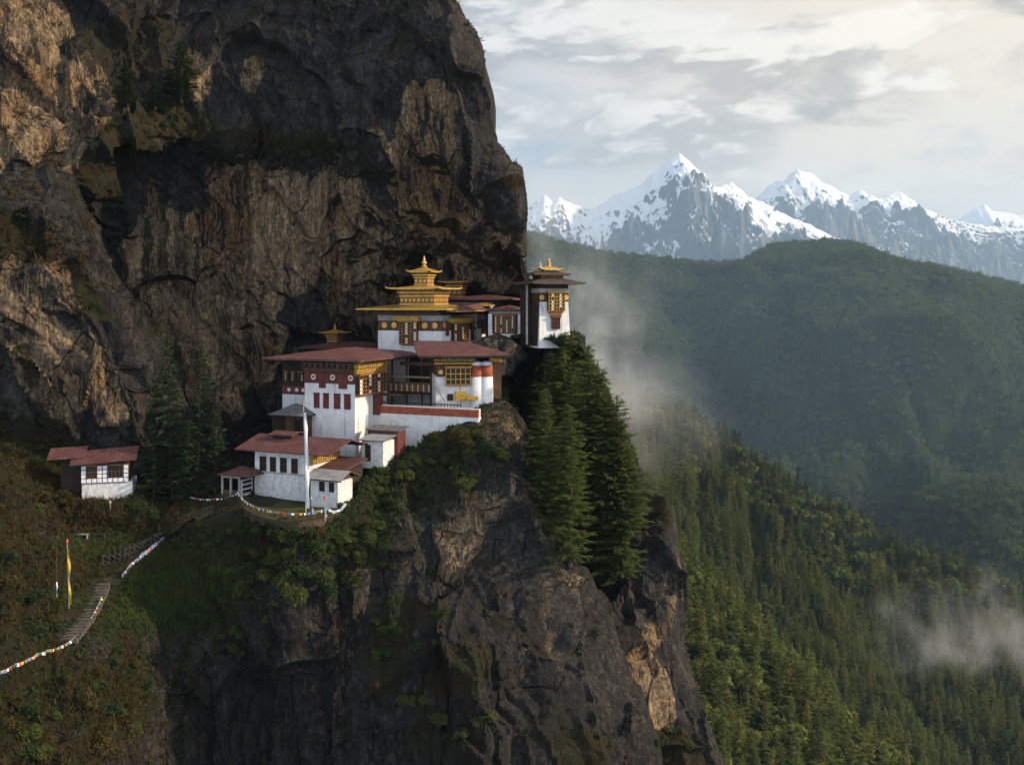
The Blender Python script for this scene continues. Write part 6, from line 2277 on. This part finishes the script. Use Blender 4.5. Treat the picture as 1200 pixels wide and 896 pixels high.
hm = bpy.data.materials.new('haze_air')
hm.use_nodes = True
g = G(hm.node_tree)
vol = g.n('ShaderNodeVolumePrincipled', {'Color': (0.50, 0.73, 1.0), 'Density': HAZE_D, 'Anisotropy': 0.25})
g.n('ShaderNodeOutputMaterial', {'Volume': vol.outputs[0]})
M['haze'] = hm
hz = box_obj('haze', -16100, 22100, -2600, 26100, -762, 2400, 'haze')
tag(hz, 'thin blue haze filling the whole valley', None, None, 'stuff')


def mist(name, label, c, r, dens, seed, nscale, rot=0.0, thr=(.45, .7)):
    m = bpy.data.materials.new('drifting_mist')
    m.use_nodes = True
    g = G(m.node_tree)
    tc = g.n('ShaderNodeTexCoord').outputs['Object']           # unit sphere coordinates, stretched by the object's own size
    d2 = g.n('ShaderNodeVectorMath', {0: tc}, operation='LENGTH').outputs['Value']
    fall = g.mr(d2, 1.0, 0.15)
    geo = g.n('ShaderNodeNewGeometry').outputs['Position']
    wv = g.vmath('ADD', geo, (seed * 37.0, 0, 0))
    n = g.noise(g.scale(wv, (1, 1, .75)), nscale, 6, .58, .4)
    dn = g.math('MULTIPLY', g.math('MULTIPLY', fall, g.mr(n, thr[0], thr[1])), dens)
    vol = g.n('ShaderNodeVolumePrincipled', {'Color': (0.99, 0.995, 1.0), 'Density': dn, 'Anisotropy': 0.0})
    g.n('ShaderNodeOutputMaterial', {'Volume': vol.outputs[0]})
    M[name + str(seed)] = m
    th, ph = np.linspace(0, math.pi, 17), np.linspace(0, 2 * math.pi, 33)
    T, PH = np.meshgrid(th, ph, indexing='ij')
    v = np.stack([np.sin(T) * np.cos(PH), np.sin(T) * np.sin(PH), np.cos(T)], -1).reshape(-1, 3)
    o = link(name, np_mesh(name, v, grid_faces(17, 33, True), [m]))
    o.location = c
    o.scale = r
    o.rotation_euler = (0, rot, 0)
    return tag(o, label, None, None, 'stuff')


mist('mist', 'pale mist rising behind the corner tower and pines', P(690, 380, 330), (30, 60, 62), .024, 1, .055, -.25, (.47, .70))
mist('mist', 'drifting mist at the top of the middle spur', P(760, 480, 620), (60, 90, 42), .008, 2, .02, .3, (.40, .72))
mist('mist', 'wisps of low cloud over the forest at the right edge', P(1150, 752, 560), (88, 60, 34), .014, 3, .034, .12, (.48, .72))
mist('mist', 'small torn wisp of cloud above the valley forest', P(1165, 688, 640), (36, 30, 18), .012, 4, .05, 0, (.48, .74))


vm = bpy.data.materials.new('valley_mist')
vm.use_nodes = True
g = G(vm.node_tree)
tc = g.n('ShaderNodeTexCoord').outputs['Object']
d2 = g.n('ShaderNodeVectorMath', {0: tc}, operation='LENGTH').outputs['Value']
vol = g.n('ShaderNodeVolumePrincipled', {'Color': (0.52, 0.76, 1.0), 'Density': g.math('MULTIPLY', g.mr(d2, 1.0, 0.2), 1.2e-4), 'Anisotropy': 0.2})
g.n('ShaderNodeOutputMaterial', {'Volume': vol.outputs[0]})
th, ph = np.linspace(0, math.pi, 17), np.linspace(0, 2 * math.pi, 33)
T, PH = np.meshgrid(th, ph, indexing='ij')
v = np.stack([np.sin(T) * np.cos(PH), np.sin(T) * np.sin(PH), np.cos(T)], -1).reshape(-1, 3)
o = link('mist', np_mesh('mist', v, grid_faces(17, 33, True), [vm]))
o.location = P(850, 430, 1650)
o.scale = (900, 640, 420)
tag(o, 'thin blue mist hanging in the valley before the far wooded hill', None, None, 'stuff')
